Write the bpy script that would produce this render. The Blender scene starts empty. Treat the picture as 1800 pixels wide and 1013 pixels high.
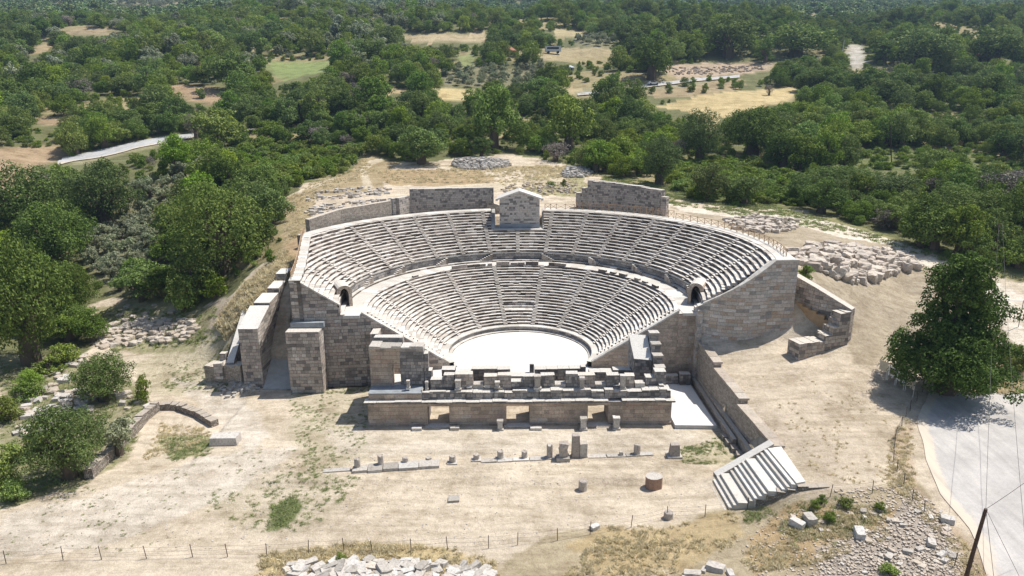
import bpy, math, random
import numpy as np
from mathutils import Vector, Matrix
random.seed(7); rng = np.random.default_rng(7)
S = bpy.context.scene; COL = S.collection
R = math.radians
# ------------------------------------------------------------------ camera
CX, CY, CZ, PITCH, ROLL, F = -1.2, -101.0, 39.1, R(15.6), R(-0.41), 1200.0
fwd = np.array([0, math.cos(PITCH), -math.sin(PITCH)])
r0_ = np.array([1.0, 0, 0]); u0_ = np.cross(r0_, fwd)
rgt = r0_*math.cos(ROLL)+u0_*math.sin(ROLL); upv = -r0_*math.sin(ROLL)+u0_*math.cos(ROLL)
CP = np.array([CX, CY, CZ])
cam = bpy.data.cameras.new('camera'); camo = bpy.data.objects.new('camera', cam); COL.objects.link(camo)
cam.lens = 24; cam.sensor_width = 36; cam.clip_start = .5; cam.clip_end = 9000
camo.matrix_world = Matrix(((rgt[0], upv[0], -fwd[0], CX), (rgt[1], upv[1], -fwd[1], CY), (rgt[2], upv[2], -fwd[2], CZ), (0, 0, 0, 1)))
S.camera = camo
# ------------------------------------------------------------------ sky, sun, exposure
SA, SB = .46, .20                       # shadow shift per metre of height, towards -X and -Y
elev = math.atan(1/math.hypot(SA, SB)); az = math.atan2(SA, SB)   # azimuth from +Y towards +X
w = bpy.data.worlds.new('World'); S.world = w; w.use_nodes = True
nt = w.node_tree; bg = nt.nodes['Background']
sky = nt.nodes.new('ShaderNodeTexSky'); sky.sky_type = 'NISHITA'; sky.sun_disc = False
sky.sun_elevation = elev; sky.sun_rotation = az; sky.air_density = 1.0; sky.dust_density = 1.5
nt.links.new(sky.outputs[0], bg.inputs[0]); bg.inputs[1].default_value = .092
sun = bpy.data.lights.new('sun', 'SUN'); sun.energy = 5.0; sun.angle = R(.5); sun.color = (1, .955, .88)
suno = bpy.data.objects.new('sun', sun); COL.objects.link(suno)
suno.rotation_euler = Vector((-SA, -SB, -1)).to_track_quat('-Z', 'Y').to_euler()
S.view_settings.view_transform = 'Standard'; S.view_settings.look = 'None'
S.view_settings.gamma = 1; S.view_settings.exposure = .36
S.cycles.max_bounces = 5; S.cycles.diffuse_bounces = 3; S.cycles.transparent_max_bounces = 6
# ------------------------------------------------------------------ pixel helpers (photo pixels, 1800 wide)
def ray(px, py):
    d = fwd + rgt*(px-900)/F - upv*(py-506.5)/F
    return d
def at(px, py, z=None, Y=None, X=None):
    d = ray(px, py)
    if z is not None: t = (z-CZ)/d[2]
    elif Y is not None: t = (Y-CY)/d[1]
    else: t = (X-CX)/d[0]
    return CP + d*t
def proj(P):
    d = np.asarray(P, float)-CP; zc = d@fwd
    return 900+F*(d@rgt)/zc, 506.5-F*(d@upv)/zc, zc
def inpoly(x, y, poly):
    x = np.asarray(x, float); y = np.asarray(y, float); c = np.zeros(x.shape, bool); n = len(poly)
    for i in range(n):
        x1, y1 = poly[i]; x2, y2 = poly[i-1]
        if y1 == y2: continue
        k = ((y1 > y) != (y2 > y)) & (x < (x2-x1)*(y-y1)/(y2-y1)+x1)
        c ^= k
    return c
# smooth value noise in numpy
_perm = rng.random((64, 64))
def vnoise(x, y, s):
    x = np.asarray(x)/s; y = np.asarray(y)/s; xi = np.floor(x).astype(int); yi = np.floor(y).astype(int)
    fx = x-xi; fy = y-yi; fx = fx*fx*(3-2*fx); fy = fy*fy*(3-2*fy)
    g = lambda a, b: _perm[a % 64, b % 64]
    return (g(xi, yi)*(1-fx)+g(xi+1, yi)*fx)*(1-fy)+(g(xi, yi+1)*(1-fx)+g(xi+1, yi+1)*fx)*fy
# ------------------------------------------------------------------ terrain height
ctl = []
def cz(px, py, z): p = at(px, py, z=z); ctl.append((p[0], p[1], z))
def cd(px, py, d): p = at(px, py, Y=CY+d); ctl.append((p[0], p[1], p[2]))
FL = -1.6
for q in ((-300, 1100), (0, 1000), (400, 1000), (900, 1010), (1200, 1000), (0, 880), (300, 850), (650, 800), (900, 800), (1180, 790), (1240, 860), (1180, 900), (500, 700), (300, 700), (150, 830)): cz(*q, FL)
for x in (-90, -40, 0, 20): ctl.append((x, -70, -2)); ctl.append((x, -115, -3))
ctl += [(19, -34, FL), (15, -28, FL), (60, -115, -2), (60, -70, -.5)]
for q in ((1300, 1000, -1.0), (1380, 940, -.3), (1330, 905, -1.2), (1500, 930, .8), (1420, 900, .6), (1470, 862, 2.0), (1400, 852, 2.2), (1600, 980, .8), (1700, 980, .8), (1790, 1000, .5), (1620, 860, 1.8), (1700, 850, 1.6), (1700, 720, 2.6), (1800, 700, 3), (1950, 800, 2.5),
          (1262, 622, 4.4), (1300, 630, 4.3), (1390, 615, 4.7), (1440, 645, 4.5), (1480, 640, 4.6), (1300, 690, 3.3), (1350, 760, 2.2), (1500, 700, 3.3), (1550, 800, 2.3), (1600, 600, 4.9),
          (1500, 600, 6.0), (1500, 560, 8.0), (1500, 520, 10.2), (1500, 490, 11.8), (1500, 450, 13.2), (1500, 400, 14), (1500, 372, 15), (1430, 490, 13.4), (1430, 470, 14.2), (1600, 520, 8), (1600, 460, 11.4), (1700, 460, 11.5), (1780, 560, 6.5), (1790, 620, 4), (1900, 560, 6),
          (1400, 420, 15), (1300, 385, 16.3), (1200, 366, 16.8), (1100, 345, 17.0), (900, 338, 17.2), (750, 335, 17.0), (560, 340, 16.6), (520, 400, 15.2), (500, 440, 13.6), (490, 470, 12.3), (450, 520, 9.2), (430, 550, 7.0), (400, 600, 3.2), (350, 560, 3), (370, 640, -.9), (365, 670, -1.6), (425, 682, -1.6), (398, 652, -.9), (300, 640, -1), (230, 580, 0), (150, 560, .5), (250, 480, 4.5), (100, 500, 3.5), (250, 400, 9.3), (60, 400, 9), (400, 440, 11), (380, 330, 13), (60, 300, 18), (0, 600, 0), (-100, 700, -1), (0, 720, -1.6), (100, 700, -1.4), (1750, 440, 12.2)): cz(*q)
ctl += [(-36.5, 12, 11.5), (-36.5, 3, 9.5), (39, -3, 12.8)]
prof = [(300, 196), (270, 216), (200, 272), (150, 332), (100, 402), (50, 545), (28, 720), (12, 1250), (0, 1800), (-30, 2800), (-70, 3900)]
for px in (-900, -300, 0, 300, 600, 900, 1200, 1500, 1800, 2100, 2700):
    for (py, d) in prof:
        if px in (300, 0, -300) and py >= 270: d = d*.93
        if px <= 0 and py == 300: continue
        k = 1.0 if abs(px-900) < 1300 else .97
        cd(px, py, d*k)
ctl = np.array(ctl)
_c = ctl[:, :2]; D_ = np.hypot(_c[:, None, 0]-_c[None, :, 0], _c[:, None, 1]-_c[None, :, 1])
_n = len(ctl); A_ = np.zeros((_n+3, _n+3)); A_[:_n, :_n] = -D_ + np.eye(_n)*1.2; P_ = np.c_[np.ones(_n), _c/100]; A_[:_n, _n:] = P_; A_[_n:, :_n] = P_.T
W_ = np.linalg.solve(A_, np.r_[ctl[:, 2], 0, 0, 0])
def rbf(x, y):
    x = np.asarray(x, float).ravel(); y = np.asarray(y, float).ravel(); o = np.zeros(len(x))
    for i in range(0, len(x), 20000):
        xs = x[i:i+20000]; ys = y[i:i+20000]
        o[i:i+20000] = -np.hypot(xs[:, None]-_c[None, :, 0], ys[:, None]-_c[None, :, 1])@W_[:_n] + W_[_n]+W_[_n+1]*xs/100+W_[_n+2]*ys/100
    return o
def analY(x): return -5.5-.12*(np.abs(x)-12)
def wallX(y): return 25.6+(-12-y)*.045            # inner face of the right passage wall
def height(x, y):
    x = np.asarray(x, float); y = np.asarray(y, float); h = rbf(x, y).reshape(x.shape)
    d = y-CY
    h = h + (vnoise(x, y, 7)-.5)*.22*np.clip((d-20)/60, .3, 1) + (vnoise(x+91, y, 2.1)-.5)*.07
    far = np.clip((d-170)/200, 0, 1)
    h = h + far*((vnoise(x, y, 60)-.5)*9+(vnoise(x, y+500, 25)-.5)*3)*np.clip(d/400, .5, 2.5)
    low = (x < wallX(y)+.5) & (y > -34.3) & (y < 3) & (x > -38.6)
    low &= ~((x < -31) & (y > -5))
    low2 = (x < wallX(y)) & (y > -34.3) & (y < -6) & (x > -37)
    h = np.where(low | low2, FL+(vnoise(x, y, 3)-.5)*.08, h)
    # right terrace in front of the curved wall
    r = np.hypot(x, y)
    inside = (r < 38.6) & (y > analY(x)-1.2) & (x > -33.6-.19*(y+8.5)) & ~((x > 25.5) & (y < -6.5))
    h = np.where(inside, -4.0, h)
    rim = (r >= 38.6) & (r < 44) & (y > 6)
    h = np.where(rim, np.minimum(h, 16.75), h)
    return h
def axis(lo, a, b, hi, step, g):
    c = list(np.arange(a, b+1e-6, step)); s = step; p = a; l = []
    while p > lo: s *= g; p -= s; l.append(p)
    s = step; p = b; r = []
    while p < hi: s *= g; p += s; r.append(p)
    return np.array(l[::-1]+c+r)
GX = axis(-3300, -72, 72, 3300, .5, 1.045); GY = axis(-150, -56, 70, 4200, .5, 1.028)
XX, YY = np.meshgrid(GX, GY); ZZ = height(XX, YY)
def H(x, y):
    x = np.clip(np.asarray(x, float), GX[0], GX[-1]-1e-3); y = np.clip(np.asarray(y, float), GY[0], GY[-1]-1e-3)
    i = np.searchsorted(GX, x, 'right')-1; j = np.searchsorted(GY, y, 'right')-1
    fx = (x-GX[i])/(GX[i+1]-GX[i]); fy = (y-GY[j])/(GY[j+1]-GY[j])
    return (ZZ[j, i]*(1-fx)+ZZ[j, i+1]*fx)*(1-fy)+(ZZ[j+1, i]*(1-fx)+ZZ[j+1, i+1]*fx)*fy
def ground(px, py):
    d = ray(px, py); d = d/np.linalg.norm(d); t = np.exp(np.linspace(math.log(30), math.log(4500), 2600))
    P = CP+d*t[:, None]; below = P[:, 2] < H(P[:, 0], P[:, 1]); k = int(np.argmax(below)) if below.any() else len(t)-1
    a, b = t[max(k-1, 0)], t[k]
    for _ in range(18):
        m = (a+b)/2; p = CP+d*m
        if p[2] < H(p[0], p[1]): b = m
        else: a = m
    return CP+d*b
# ------------------------------------------------------------------ node helpers
def newmat(name):
    m = bpy.data.materials.new(name); m.use_nodes = True; t = m.node_tree; b = t.nodes['Principled BSDF']
    b.inputs['Roughness'].default_value = .9
    b.inputs['Specular IOR Level'].default_value = .25
    return m, t, b
def N(t, kind, **kw):
    n = t.nodes.new('ShaderNode'+kind)
    for k, v in kw.items():
        if k in n.inputs.keys(): n.inputs[k].default_value = v
        else: setattr(n, k, v)
    return n
def ramp(t, fac, stops, interp='LINEAR'):
    n = t.nodes.new('ShaderNodeValToRGB'); cr = n.color_ramp; cr.interpolation = interp
    while len(cr.elements) < len(stops): cr.elements.new(.5)
    for e, (p, c) in zip(cr.elements, stops): e.position = p; e.color = (*c, 1) if len(c) == 3 else c
    t.links.new(fac, n.inputs[0]); return n.outputs[0]
def mix(t, fac, a, b, mode='MIX'):
    n = t.nodes.new('ShaderNodeMix'); n.data_type = 'RGBA'; n.blend_type = mode
    for v, s in ((fac, 0), (a, 6), (b, 7)):
        if hasattr(v, 'node'): t.links.new(v, n.inputs[s])
        else: n.inputs[s].default_value = v if s == 0 else ((*v, 1) if isinstance(v, tuple) else (v, v, v, 1))
    return n.outputs[2]
def math_(t, op, a, b=0.0, clamp=False):
    n = t.nodes.new('ShaderNodeMath'); n.operation = op; n.use_clamp = clamp
    for v, s in ((a, 0), (b, 1)):
        if hasattr(v, 'node'): t.links.new(v, n.inputs[s])
        else: n.inputs[s].default_value = v
    return n.outputs[0]
def noise(t, vec, scale, detail=4, rough=.6):
    n = N(t, 'TexNoise'); n.inputs['Scale'].default_value = scale; n.inputs['Detail'].default_value = detail; n.inputs['Roughness'].default_value = rough
    t.links.new(vec, n.inputs['Vector']); return n.outputs['Fac']
def bump(t, b, h, strength, dist=.05):
    n = N(t, 'Bump'); n.inputs['Strength'].default_value = strength; n.inputs['Distance'].default_value = dist
    t.links.new(h, n.inputs['Height']); t.links.new(n.outputs[0], b.inputs['Normal'])
def flat(name, c, rough=.85, var=.25, scale=3.0):
    m, t, b = newmat(name); tc = N(t, 'TexCoord'); n = noise(t, tc.outputs['Object'], scale)
    lo = tuple(x*(1-var) for x in c); hi = tuple(min(1, x*(1+var)) for x in c)
    t.links.new(ramp(t, n, [(.3, lo), (.7, hi)]), b.inputs['Base Color']); b.inputs['Roughness'].default_value = rough
    return m
def ashlar(name, pal, bw=1.0, bh=.46, mortar=(.16, .13, .11), grime=.5, msize=.022, top=None):
    """squared stone courses: every block its own tone, worn joints, stains"""
    m, t, b = newmat(name); tc = N(t, 'TexCoord'); geo = N(t, 'NewGeometry')
    nz = N(t, 'TexNoise'); nz.inputs['Scale'].default_value = .9; nz.inputs['Detail'].default_value = 3; t.links.new(geo.outputs['Position'], nz.inputs['Vector'])
    off = N(t, 'VectorMath'); off.operation = 'MULTIPLY_ADD'; off.inputs[1].default_value = (.16, .14, 0); t.links.new(nz.outputs['Color'], off.inputs[0]); t.links.new(tc.outputs['UV'], off.inputs[2])
    outs = []
    for wf, off_ in ((1.0, .43), (.62, .5), (1.55, .37)):
        br = N(t, 'TexBrick'); br.offset = off_; br.squash = .8; br.squash_frequency = 3
        for k, v in (('Scale', 1), ('Mortar Size', msize), ('Mortar Smooth', .4), ('Brick Width', bw*wf), ('Row Height', bh), ('Bias', 0)): br.inputs[k].default_value = v
        br.inputs['Color1'].default_value = (0, 0, 0, 1); br.inputs['Color2'].default_value = (1, 1, 1, 1); br.inputs['Mortar'].default_value = (.5, .5, .5, 1)
        t.links.new(off.outputs[0], br.inputs['Vector']); outs.append(br)
    # whole courses swap between short, medium and long stones
    sxy = N(t, 'SeparateXYZ'); t.links.new(off.outputs[0], sxy.inputs[0]); row = math_(t, 'FLOOR', math_(t, 'DIVIDE', sxy.outputs[1], bh)); wn = N(t, 'TexWhiteNoise'); wn.noise_dimensions = '1D'; t.links.new(row, wn.inputs['W'])
    s1 = math_(t, 'GREATER_THAN', wn.outputs[0], .5); s2 = math_(t, 'GREATER_THAN', wn.outputs[0], .8)
    bcol = mix(t, s2, mix(t, s1, outs[0].outputs['Color'], outs[1].outputs['Color']), outs[2].outputs['Color']); bfac = mix(t, s2, mix(t, s1, outs[0].outputs['Fac'], outs[1].outputs['Fac']), outs[2].outputs['Fac'])
    c = ramp(t, bcol, pal)
    big = noise(t, geo.outputs['Position'], .35, 5, .65); c = mix(t, grime*.8, c, ramp(t, big, [(.33, (.55, .52, .5)), (.66, (1.2, 1.15, 1.1))]), 'MULTIPLY')
    fine = noise(t, geo.outputs['Position'], 5, 8, .75); c = mix(t, .85, c, ramp(t, fine, [(.3, (.45, .43, .42)), (.5, (.95, .95, .95)), (.75, (1.25, 1.25, 1.25))]), 'MULTIPLY')
    pit = noise(t, geo.outputs['Position'], 2.2, 6, .8); pm = math_(t, 'MULTIPLY', ramp(t, pit, [(.56, (0, 0, 0)), (.68, (1, 1, 1))]), grime)
    c = mix(t, pm, c, (.14, .125, .115))
    c = mix(t, bfac, c, mortar)
    at_ = N(t, 'Attribute'); at_.attribute_name = 'tint'; c = mix(t, 1, c, at_.outputs['Color'], 'MULTIPLY')
    if top:      # upper faces take their own, mostly paler tone
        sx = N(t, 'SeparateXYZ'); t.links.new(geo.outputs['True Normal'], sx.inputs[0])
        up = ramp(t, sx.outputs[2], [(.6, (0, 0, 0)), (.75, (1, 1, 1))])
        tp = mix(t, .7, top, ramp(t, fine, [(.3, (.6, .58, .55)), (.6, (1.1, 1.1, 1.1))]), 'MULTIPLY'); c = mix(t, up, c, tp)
    t.links.new(c, b.inputs['Base Color'])
    hgt = math_(t, 'SUBTRACT', math_(t, 'MULTIPLY', fine, .6), bfac)
    bump(t, b, hgt, .8, .06); return m
def rock(name, c1, c2, c3, sc=1.5):
    m, t, b = newmat(name); geo = N(t, 'NewGeometry'); oi = N(t, 'ObjectInfo'); at_ = N(t, 'Attribute'); at_.attribute_name = 'tint'
    r = math_(t, 'FRACT', math_(t, 'ADD', oi.outputs['Random'], math_(t, 'MULTIPLY', geo.outputs['Random Per Island'], 1.0)))
    c = ramp(t, r, [(0, c1), (.5, c2), (1, c3)])
    fine = noise(t, geo.outputs['Position'], 3*sc, 8, .75)
    c = mix(t, .9, c, ramp(t, fine, [(.3, (.5, .48, .46)), (.5, (1, 1, 1)), (.72, (1.2, 1.2, 1.2))]), 'MULTIPLY')
    p = noise(t, geo.outputs['Position'], 1.1*sc, 6, .8); c = mix(t, math_(t, 'MULTIPLY', ramp(t, p, [(.55, (0, 0, 0)), (.66, (1, 1, 1))]), .6), c, (.2, .17, .14))
    c = mix(t, 1, c, at_.outputs['Color'], 'MULTIPLY')
    t.links.new(c, b.inputs['Base Color']); bump(t, b, fine, .7, .08); return m
M = {}
G1, G2, G3, G4, G5 = (.21, .195, .185), (.38, .35, .32), (.52, .46, .39), (.56, .50, .45), (.66, .63, .59)
M['wall'] = ashlar('weathered_ashlar', [(0, G1), (.22, G2), (.45, G4), (.6, (.50, .42, .37)), (.8, G3), (1, G5)], 1.05, .5, grime=.6, top=(.62, .57, .50))
M['clean_wall'] = ashlar('restored_ashlar', [(0, (.33, .31, .295)), (.15, (.50, .49, .46)), (.4, (.60, .54, .47)), (.52, (.47, .36, .27)), (.65, (.58, .53, .48)), (.85, (.64, .60, .56)), (1, (.68, .65, .62))], 1.15, .52, grime=.4, mortar=(.34, .31, .28), top=(.70, .66, .60))
M['stage_wall'] = ashlar('stage_front_stone', [(0, (.36, .31, .26)), (.3, (.54, .45, .36)), (.6, (.58, .49, .40)), (.85, (.49, .38, .31)), (1, (.55, .51, .46))], 1.3, .55, mortar=(.30, .25, .21), grime=.85, msize=.012, top=(.66, .62, .56))
M['dark_wall'] = ashlar('dark_stone', [(0, (.17, .165, .165)), (.4, (.28, .27, .265)), (.7, (.40, .38, .365)), (1, (.50, .46, .41))], .8, .45, grime=.6, top=(.60, .57, .52))  # dark stone; on the rear stage walls its tone also stands for shade
M['grey_wall'] = ashlar('grey_checker_stone', [(0, (.19, .18, .175)), (.2, (.26, .24, .23)), (.4, (.42, .39, .36)), (.7, (.50, .46, .42)), (1, (.55, .50, .46))], .72, .42, grime=.35, top=(.6, .56, .5))
M['temple_wall'] = ashlar('patched_white_stone', [(0, (.19, .18, .175)), (.22, (.30, .28, .26)), (.36, (.50, .46, .42)), (.7, (.58, .54, .50)), (1, (.52, .46, .40))], .8, .4, grime=.25, msize=.01, top=(.66, .62, .56))
M['rubble_wall'] = ashlar('small_rubble_stone', [(0, (.34, .30, .26)), (.5, (.50, .44, .37)), (1, (.60, .54, .47))], .42, .22, mortar=(.2, .165, .13), grime=.45, top=(.62, .55, .46))
M['drystone'] = ashlar('drystone_wall', [(0, (.24, .21, .18)), (.5, (.46, .41, .35)), (1, (.62, .57, .51))], .3, .16, mortar=(.09, .075, .06), grime=.5, msize=.03, top=(.48, .42, .35))
M['blue_plaster'] = flat('pale_blue_grey_mortar', (.27, .29, .31), .9, .2, 1.2)
M['plaster'] = flat('pale_concrete_ramp', (.42, .41, .38), .95, .12, 1.5)
M['earth_plaster'] = flat('earth_mortar', (.40, .28, .17), .95, .2, 1.0)
M['orchestra'] = flat('white_gravel_floor', (.68, .66, .63), .95, .05, .6)
M['platform'] = flat('white_paving', (.67, .65, .62), .9, .05, .5)
M['edge'] = flat('grey_concrete_edge', (.50, .50, .49), .9, .1, 2)
def floor_mat(name, c, bw):
    m, t, b = newmat(name); geo = N(t, 'NewGeometry'); P = geo.outputs['Position']
    br = N(t, 'TexBrick')
    for k, v in (('Scale', 1), ('Mortar Size', .02), ('Mortar Smooth', .5), ('Brick Width', bw), ('Row Height', bw*.62), ('Bias', 0)): br.inputs[k].default_value = v
    br.inputs['Color1'].default_value = (.93, .93, .93, 1); br.inputs['Color2'].default_value = (1.03, 1.03, 1.03, 1); br.inputs['Mortar'].default_value = (.8, .78, .75, 1); t.links.new(P, br.inputs['Vector'])
    a = noise(t, P, .22, 6, .7); col = mix(t, .8, c, ramp(t, a, [(.34, (.86, .83, .78)), (.55, (1, 1, 1)), (.7, (1.06, 1.06, 1.06))]), 'MULTIPLY'); col = mix(t, .45, col, br.outputs['Color'], 'MULTIPLY')
    f = noise(t, P, 4, 7, .8); col = mix(t, .6, col, ramp(t, f, [(.3, (.8, .77, .73)), (.5, (1, 1, 1)), (.8, (1.05, 1.05, 1.05))]), 'MULTIPLY')
    t.links.new(col, b.inputs['Base Color']); bump(t, b, f, .3, .02); return m
M['orchestra'] = floor_mat('pale_gravel_and_slab_floor', (.70, .68, .65), 1.3)
M['platform'] = floor_mat('pale_concrete_paving', (.72, .70, .67), 2.4)
def seat_mat(name, pal, grime):
    m, t, b = newmat(name); geo = N(t, 'NewGeometry'); at_ = N(t, 'Attribute'); at_.attribute_name = 'tint'
    sp = N(t, 'SeparateColor'); t.links.new(at_.outputs['Color'], sp.inputs[0])
    c = ramp(t, sp.outputs[0], pal)
    fine = noise(t, geo.outputs['Position'], 6, 7, .75); c = mix(t, .7, c, ramp(t, fine, [(.32, (.55, .53, .5)), (.52, (1, 1, 1)), (.8, (1.1, 1.1, 1.1))]), 'MULTIPLY')
    p = noise(t, geo.outputs['Position'], .8, 7, .8); c = mix(t, math_(t, 'MULTIPLY', ramp(t, p, [(.52, (0, 0, 0)), (.64, (1, 1, 1))]), grime), c, (.26, .235, .215))
    t.links.new(c, b.inputs['Base Color']); bump(t, b, fine, .4, .03); return m
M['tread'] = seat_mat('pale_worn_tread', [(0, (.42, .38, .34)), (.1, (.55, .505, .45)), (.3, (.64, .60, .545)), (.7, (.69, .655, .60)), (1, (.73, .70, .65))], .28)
M['riser'] = seat_mat('stained_shaded_riser', [(0, (.09, .075, .065)), (.35, (.17, .14, .12)), (.6, (.30, .25, .21)), (.8, (.45, .39, .34)), (1, (.58, .53, .48))], .45)  # real patina, deepened by shade painted into the riser colour
M['coping'] = seat_mat('white_coping_stone', [(0, (.50, .465, .41)), (1, (.68, .65, .60))], .32)
M['rock_white'] = rock('pale_marble_block', (.60, .575, .54), (.50, .46, .41), (.38, .35, .31))
M['rock_tan'] = rock('tan_limestone_block', (.50, .43, .35), (.44, .37, .30), (.56, .50, .43))
M['rock_pile'] = rock('honey_limestone_block', (.52, .45, .38), (.60, .53, .45), (.42, .36, .30))
M['column'] = rock('weathered_column_stone', (.46, .41, .35), (.38, .33, .29), (.52, .49, .44), 1.5)
M['red_stone'] = rock('reddish_stone', (.33, .21, .15), (.36, .24, .17), (.30, .20, .15))
M['wood'] = flat('sun_bleached_timber', (.42, .29, .18), .8, .3, 4)
M['pole'] = flat('dark_creosoted_timber', (.085, .055, .04), .8, .4, 5)
M['metal'] = flat('rusty_fence_post', (.10, .08, .065), .7, .3, 5)
M['wire'] = flat('dark_wire', (.08, .075, .07), .6, .1, 5)
M['bark'] = flat('grey_brown_bark', (.13, .10, .075), .95, .35, 3)
M['white_paint'] = flat('white_paint', (.78, .78, .76), .5, .05, 2)
M['board'] = flat('faded_cream_panel', (.55, .50, .38), .6, .1, 3)
M['print'] = flat('dark_printed_picture', (.16, .15, .10), .5, .6, 9)
M['tile'] = flat('red_roof_tile', (.40, .17, .11), .85, .3, 3)
M['housewall'] = flat('pale_house_render', (.62, .56, .48), .9, .1, 1)
M['darkglass'] = flat('dark_window_glass', (.03, .035, .04), .15, .1, 1)
M['rubber'] = flat('black_tyre', (.02, .02, .02), .8, .1, 1)
M['sheet'] = flat('corrugated_white_sheet', (.55, .58, .62), .5, .12, 2)
def asphalt(name, c, crack=.35):
    m, t, b = newmat(name); geo = N(t, 'NewGeometry'); a = noise(t, geo.outputs['Position'], .25, 6, .7); f = noise(t, geo.outputs['Position'], 6, 6, .8)
    col = ramp(t, a, [(.3, tuple(x*.78 for x in c)), (.7, tuple(x*1.15 for x in c))]); col = mix(t, .6, col, ramp(t, f, [(.3, (.7, .7, .7)), (.7, (1.15, 1.15, 1.15))]), 'MULTIPLY')
    # worn paler wheel lines
    vo = N(t, 'TexVoronoi'); vo.feature = 'DISTANCE_TO_EDGE'; vo.inputs['Scale'].default_value = .22; t.links.new(geo.outputs['Position'], vo.inputs['Vector'])
    col = mix(t, math_(t, 'MULTIPLY', ramp(t, vo.outputs[0], [(0, (1, 1, 1)), (.006, (0, 0, 0))]), crack), col, (.22, .21, .2))
    ea = N(t, 'Attribute'); ea.attribute_name = 'edge'; e2 = noise(t, geo.outputs['Position'], .9, 7, .75)
    em = math_(t, 'MULTIPLY', math_(t, 'SUBTRACT', math_(t, 'ADD', ea.outputs['Fac'], math_(t, 'MULTIPLY', e2, .9)), .78), 5, True); col = mix(t, em, col, (.56, .49, .40))
    mp = N(t, 'Mapping'); mp.inputs['Rotation'].default_value = (0, 0, -.35); mp.inputs['Scale'].default_value = (.9, .06, .5); t.links.new(geo.outputs['Position'], mp.inputs['Vector']); tr = noise(t, mp.outputs[0], 1, 5, .6)
    col = mix(t, .7, col, ramp(t, tr, [(.38, (.84, .83, .82)), (.5, (1, 1, 1)), (.62, (1.1, 1.09, 1.07))]), 'MULTIPLY')
    t.links.new(col, b.inputs['Base Color']); bump(t, b, f, .3, .02); return m
M['road'] = asphalt('pale_sunbleached_asphalt', (.49, .462, .435), .22)
M['far_road'] = asphalt('pale_far_asphalt', (.44, .44, .44), 0)
def leafmat(name, a, b_, c, trans=.25, hue=.036, h0=.4825, rv=.5):
    m, t, b = newmat(name); geo = N(t, 'NewGeometry'); oi = N(t, 'ObjectInfo')
    c1 = ramp(t, geo.outputs['Random Per Island'], [(0, a), (.55, b_), (1, c)])
    hs = N(t, 'HueSaturation'); t.links.new(c1, hs.inputs['Color'])
    t.links.new(math_(t, 'ADD', math_(t, 'MULTIPLY', oi.outputs['Random'], hue), h0-hue/2), hs.inputs['Hue'])
    t.links.new(math_(t, 'ADD', math_(t, 'MULTIPLY', math_(t, 'FRACT', math_(t, 'MULTIPLY', oi.outputs['Random'], 7.31)), rv), 1.1-rv*.5), hs.inputs['Value'])
    t.links.new(math_(t, 'ADD', math_(t, 'MULTIPLY', math_(t, 'FRACT', math_(t, 'MULTIPLY', oi.outputs['Random'], 13.7)), .22), .87), hs.inputs['Saturation'])
    t.links.new(hs.outputs[0], b.inputs['Base Color']); b.inputs['Roughness'].default_value = .7; b.inputs['Specular IOR Level'].default_value = .08
    tr = N(t, 'BsdfTranslucent'); t.links.new(hs.outputs[0], tr.inputs[0]); ms = N(t, 'MixShader'); ms.inputs[0].default_value = trans
    t.links.new(b.outputs[0], ms.inputs[1]); t.links.new(tr.outputs[0], ms.inputs[2]); t.links.new(ms.outputs[0], t.nodes['Material Output'].inputs[0]); return m
M['leaf'] = leafmat('mixed_green_foliage', (0.076, 0.140, 0.024), (0.159, 0.250, 0.044), (0.262, 0.366, 0.076))
M['leaf_dark'] = leafmat('dark_green_foliage', (0.061, 0.115, 0.027), (0.115, 0.189, 0.043), (0.203, 0.290, 0.070))
M['leaf_olive'] = leafmat('grey_green_olive_foliage', (0.170, 0.202, 0.114), (0.258, 0.296, 0.176), (0.378, 0.416, 0.277))
M['leaf_lime'] = leafmat('bright_green_foliage', (0.137, 0.221, 0.032), (0.200, 0.304, 0.053), (0.284, 0.389, 0.084))
M['leaf_oak'] = leafmat('oak_green_foliage', (.062, .115, .022), (.125, .195, .04), (.20, .28, .065), .25, .0, .482, 0)
M['leaf_near'] = leafmat('near_tree_foliage', (.05, .09, .022), (.105, .165, .04), (.185, .26, .07), .25, .014, .487, .25)
M['leaf_big'] = leafmat('deep_green_foliage', (.04, .08, .022), (.075, .13, .034), (.135, .20, .055), .2, .0, .489, 0)
M['leaf_dead'] = leafmat('bare_grey_twigs', (.16, .13, .11), (.24, .205, .18), (.33, .29, .26), .1, .01, .5)
M['leaf_far'] = leafmat('distant_green_foliage', (0.109, 0.178, 0.078), (0.171, 0.256, 0.101), (0.248, 0.341, 0.139), .15)
M['grass_dry'] = leafmat('dry_straw_grass', (.50, .42, .25), (.60, .52, .34), (.70, .63, .47), .4, .008, .503)
M['grass_green'] = leafmat('green_weeds', (.15, .20, .06), (.22, .26, .10), (.36, .36, .18), .25, .02, .5)
M['flower'] = flat('faded_red_blossom', (.35, .08, .07), .7, .3, 9)
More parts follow.
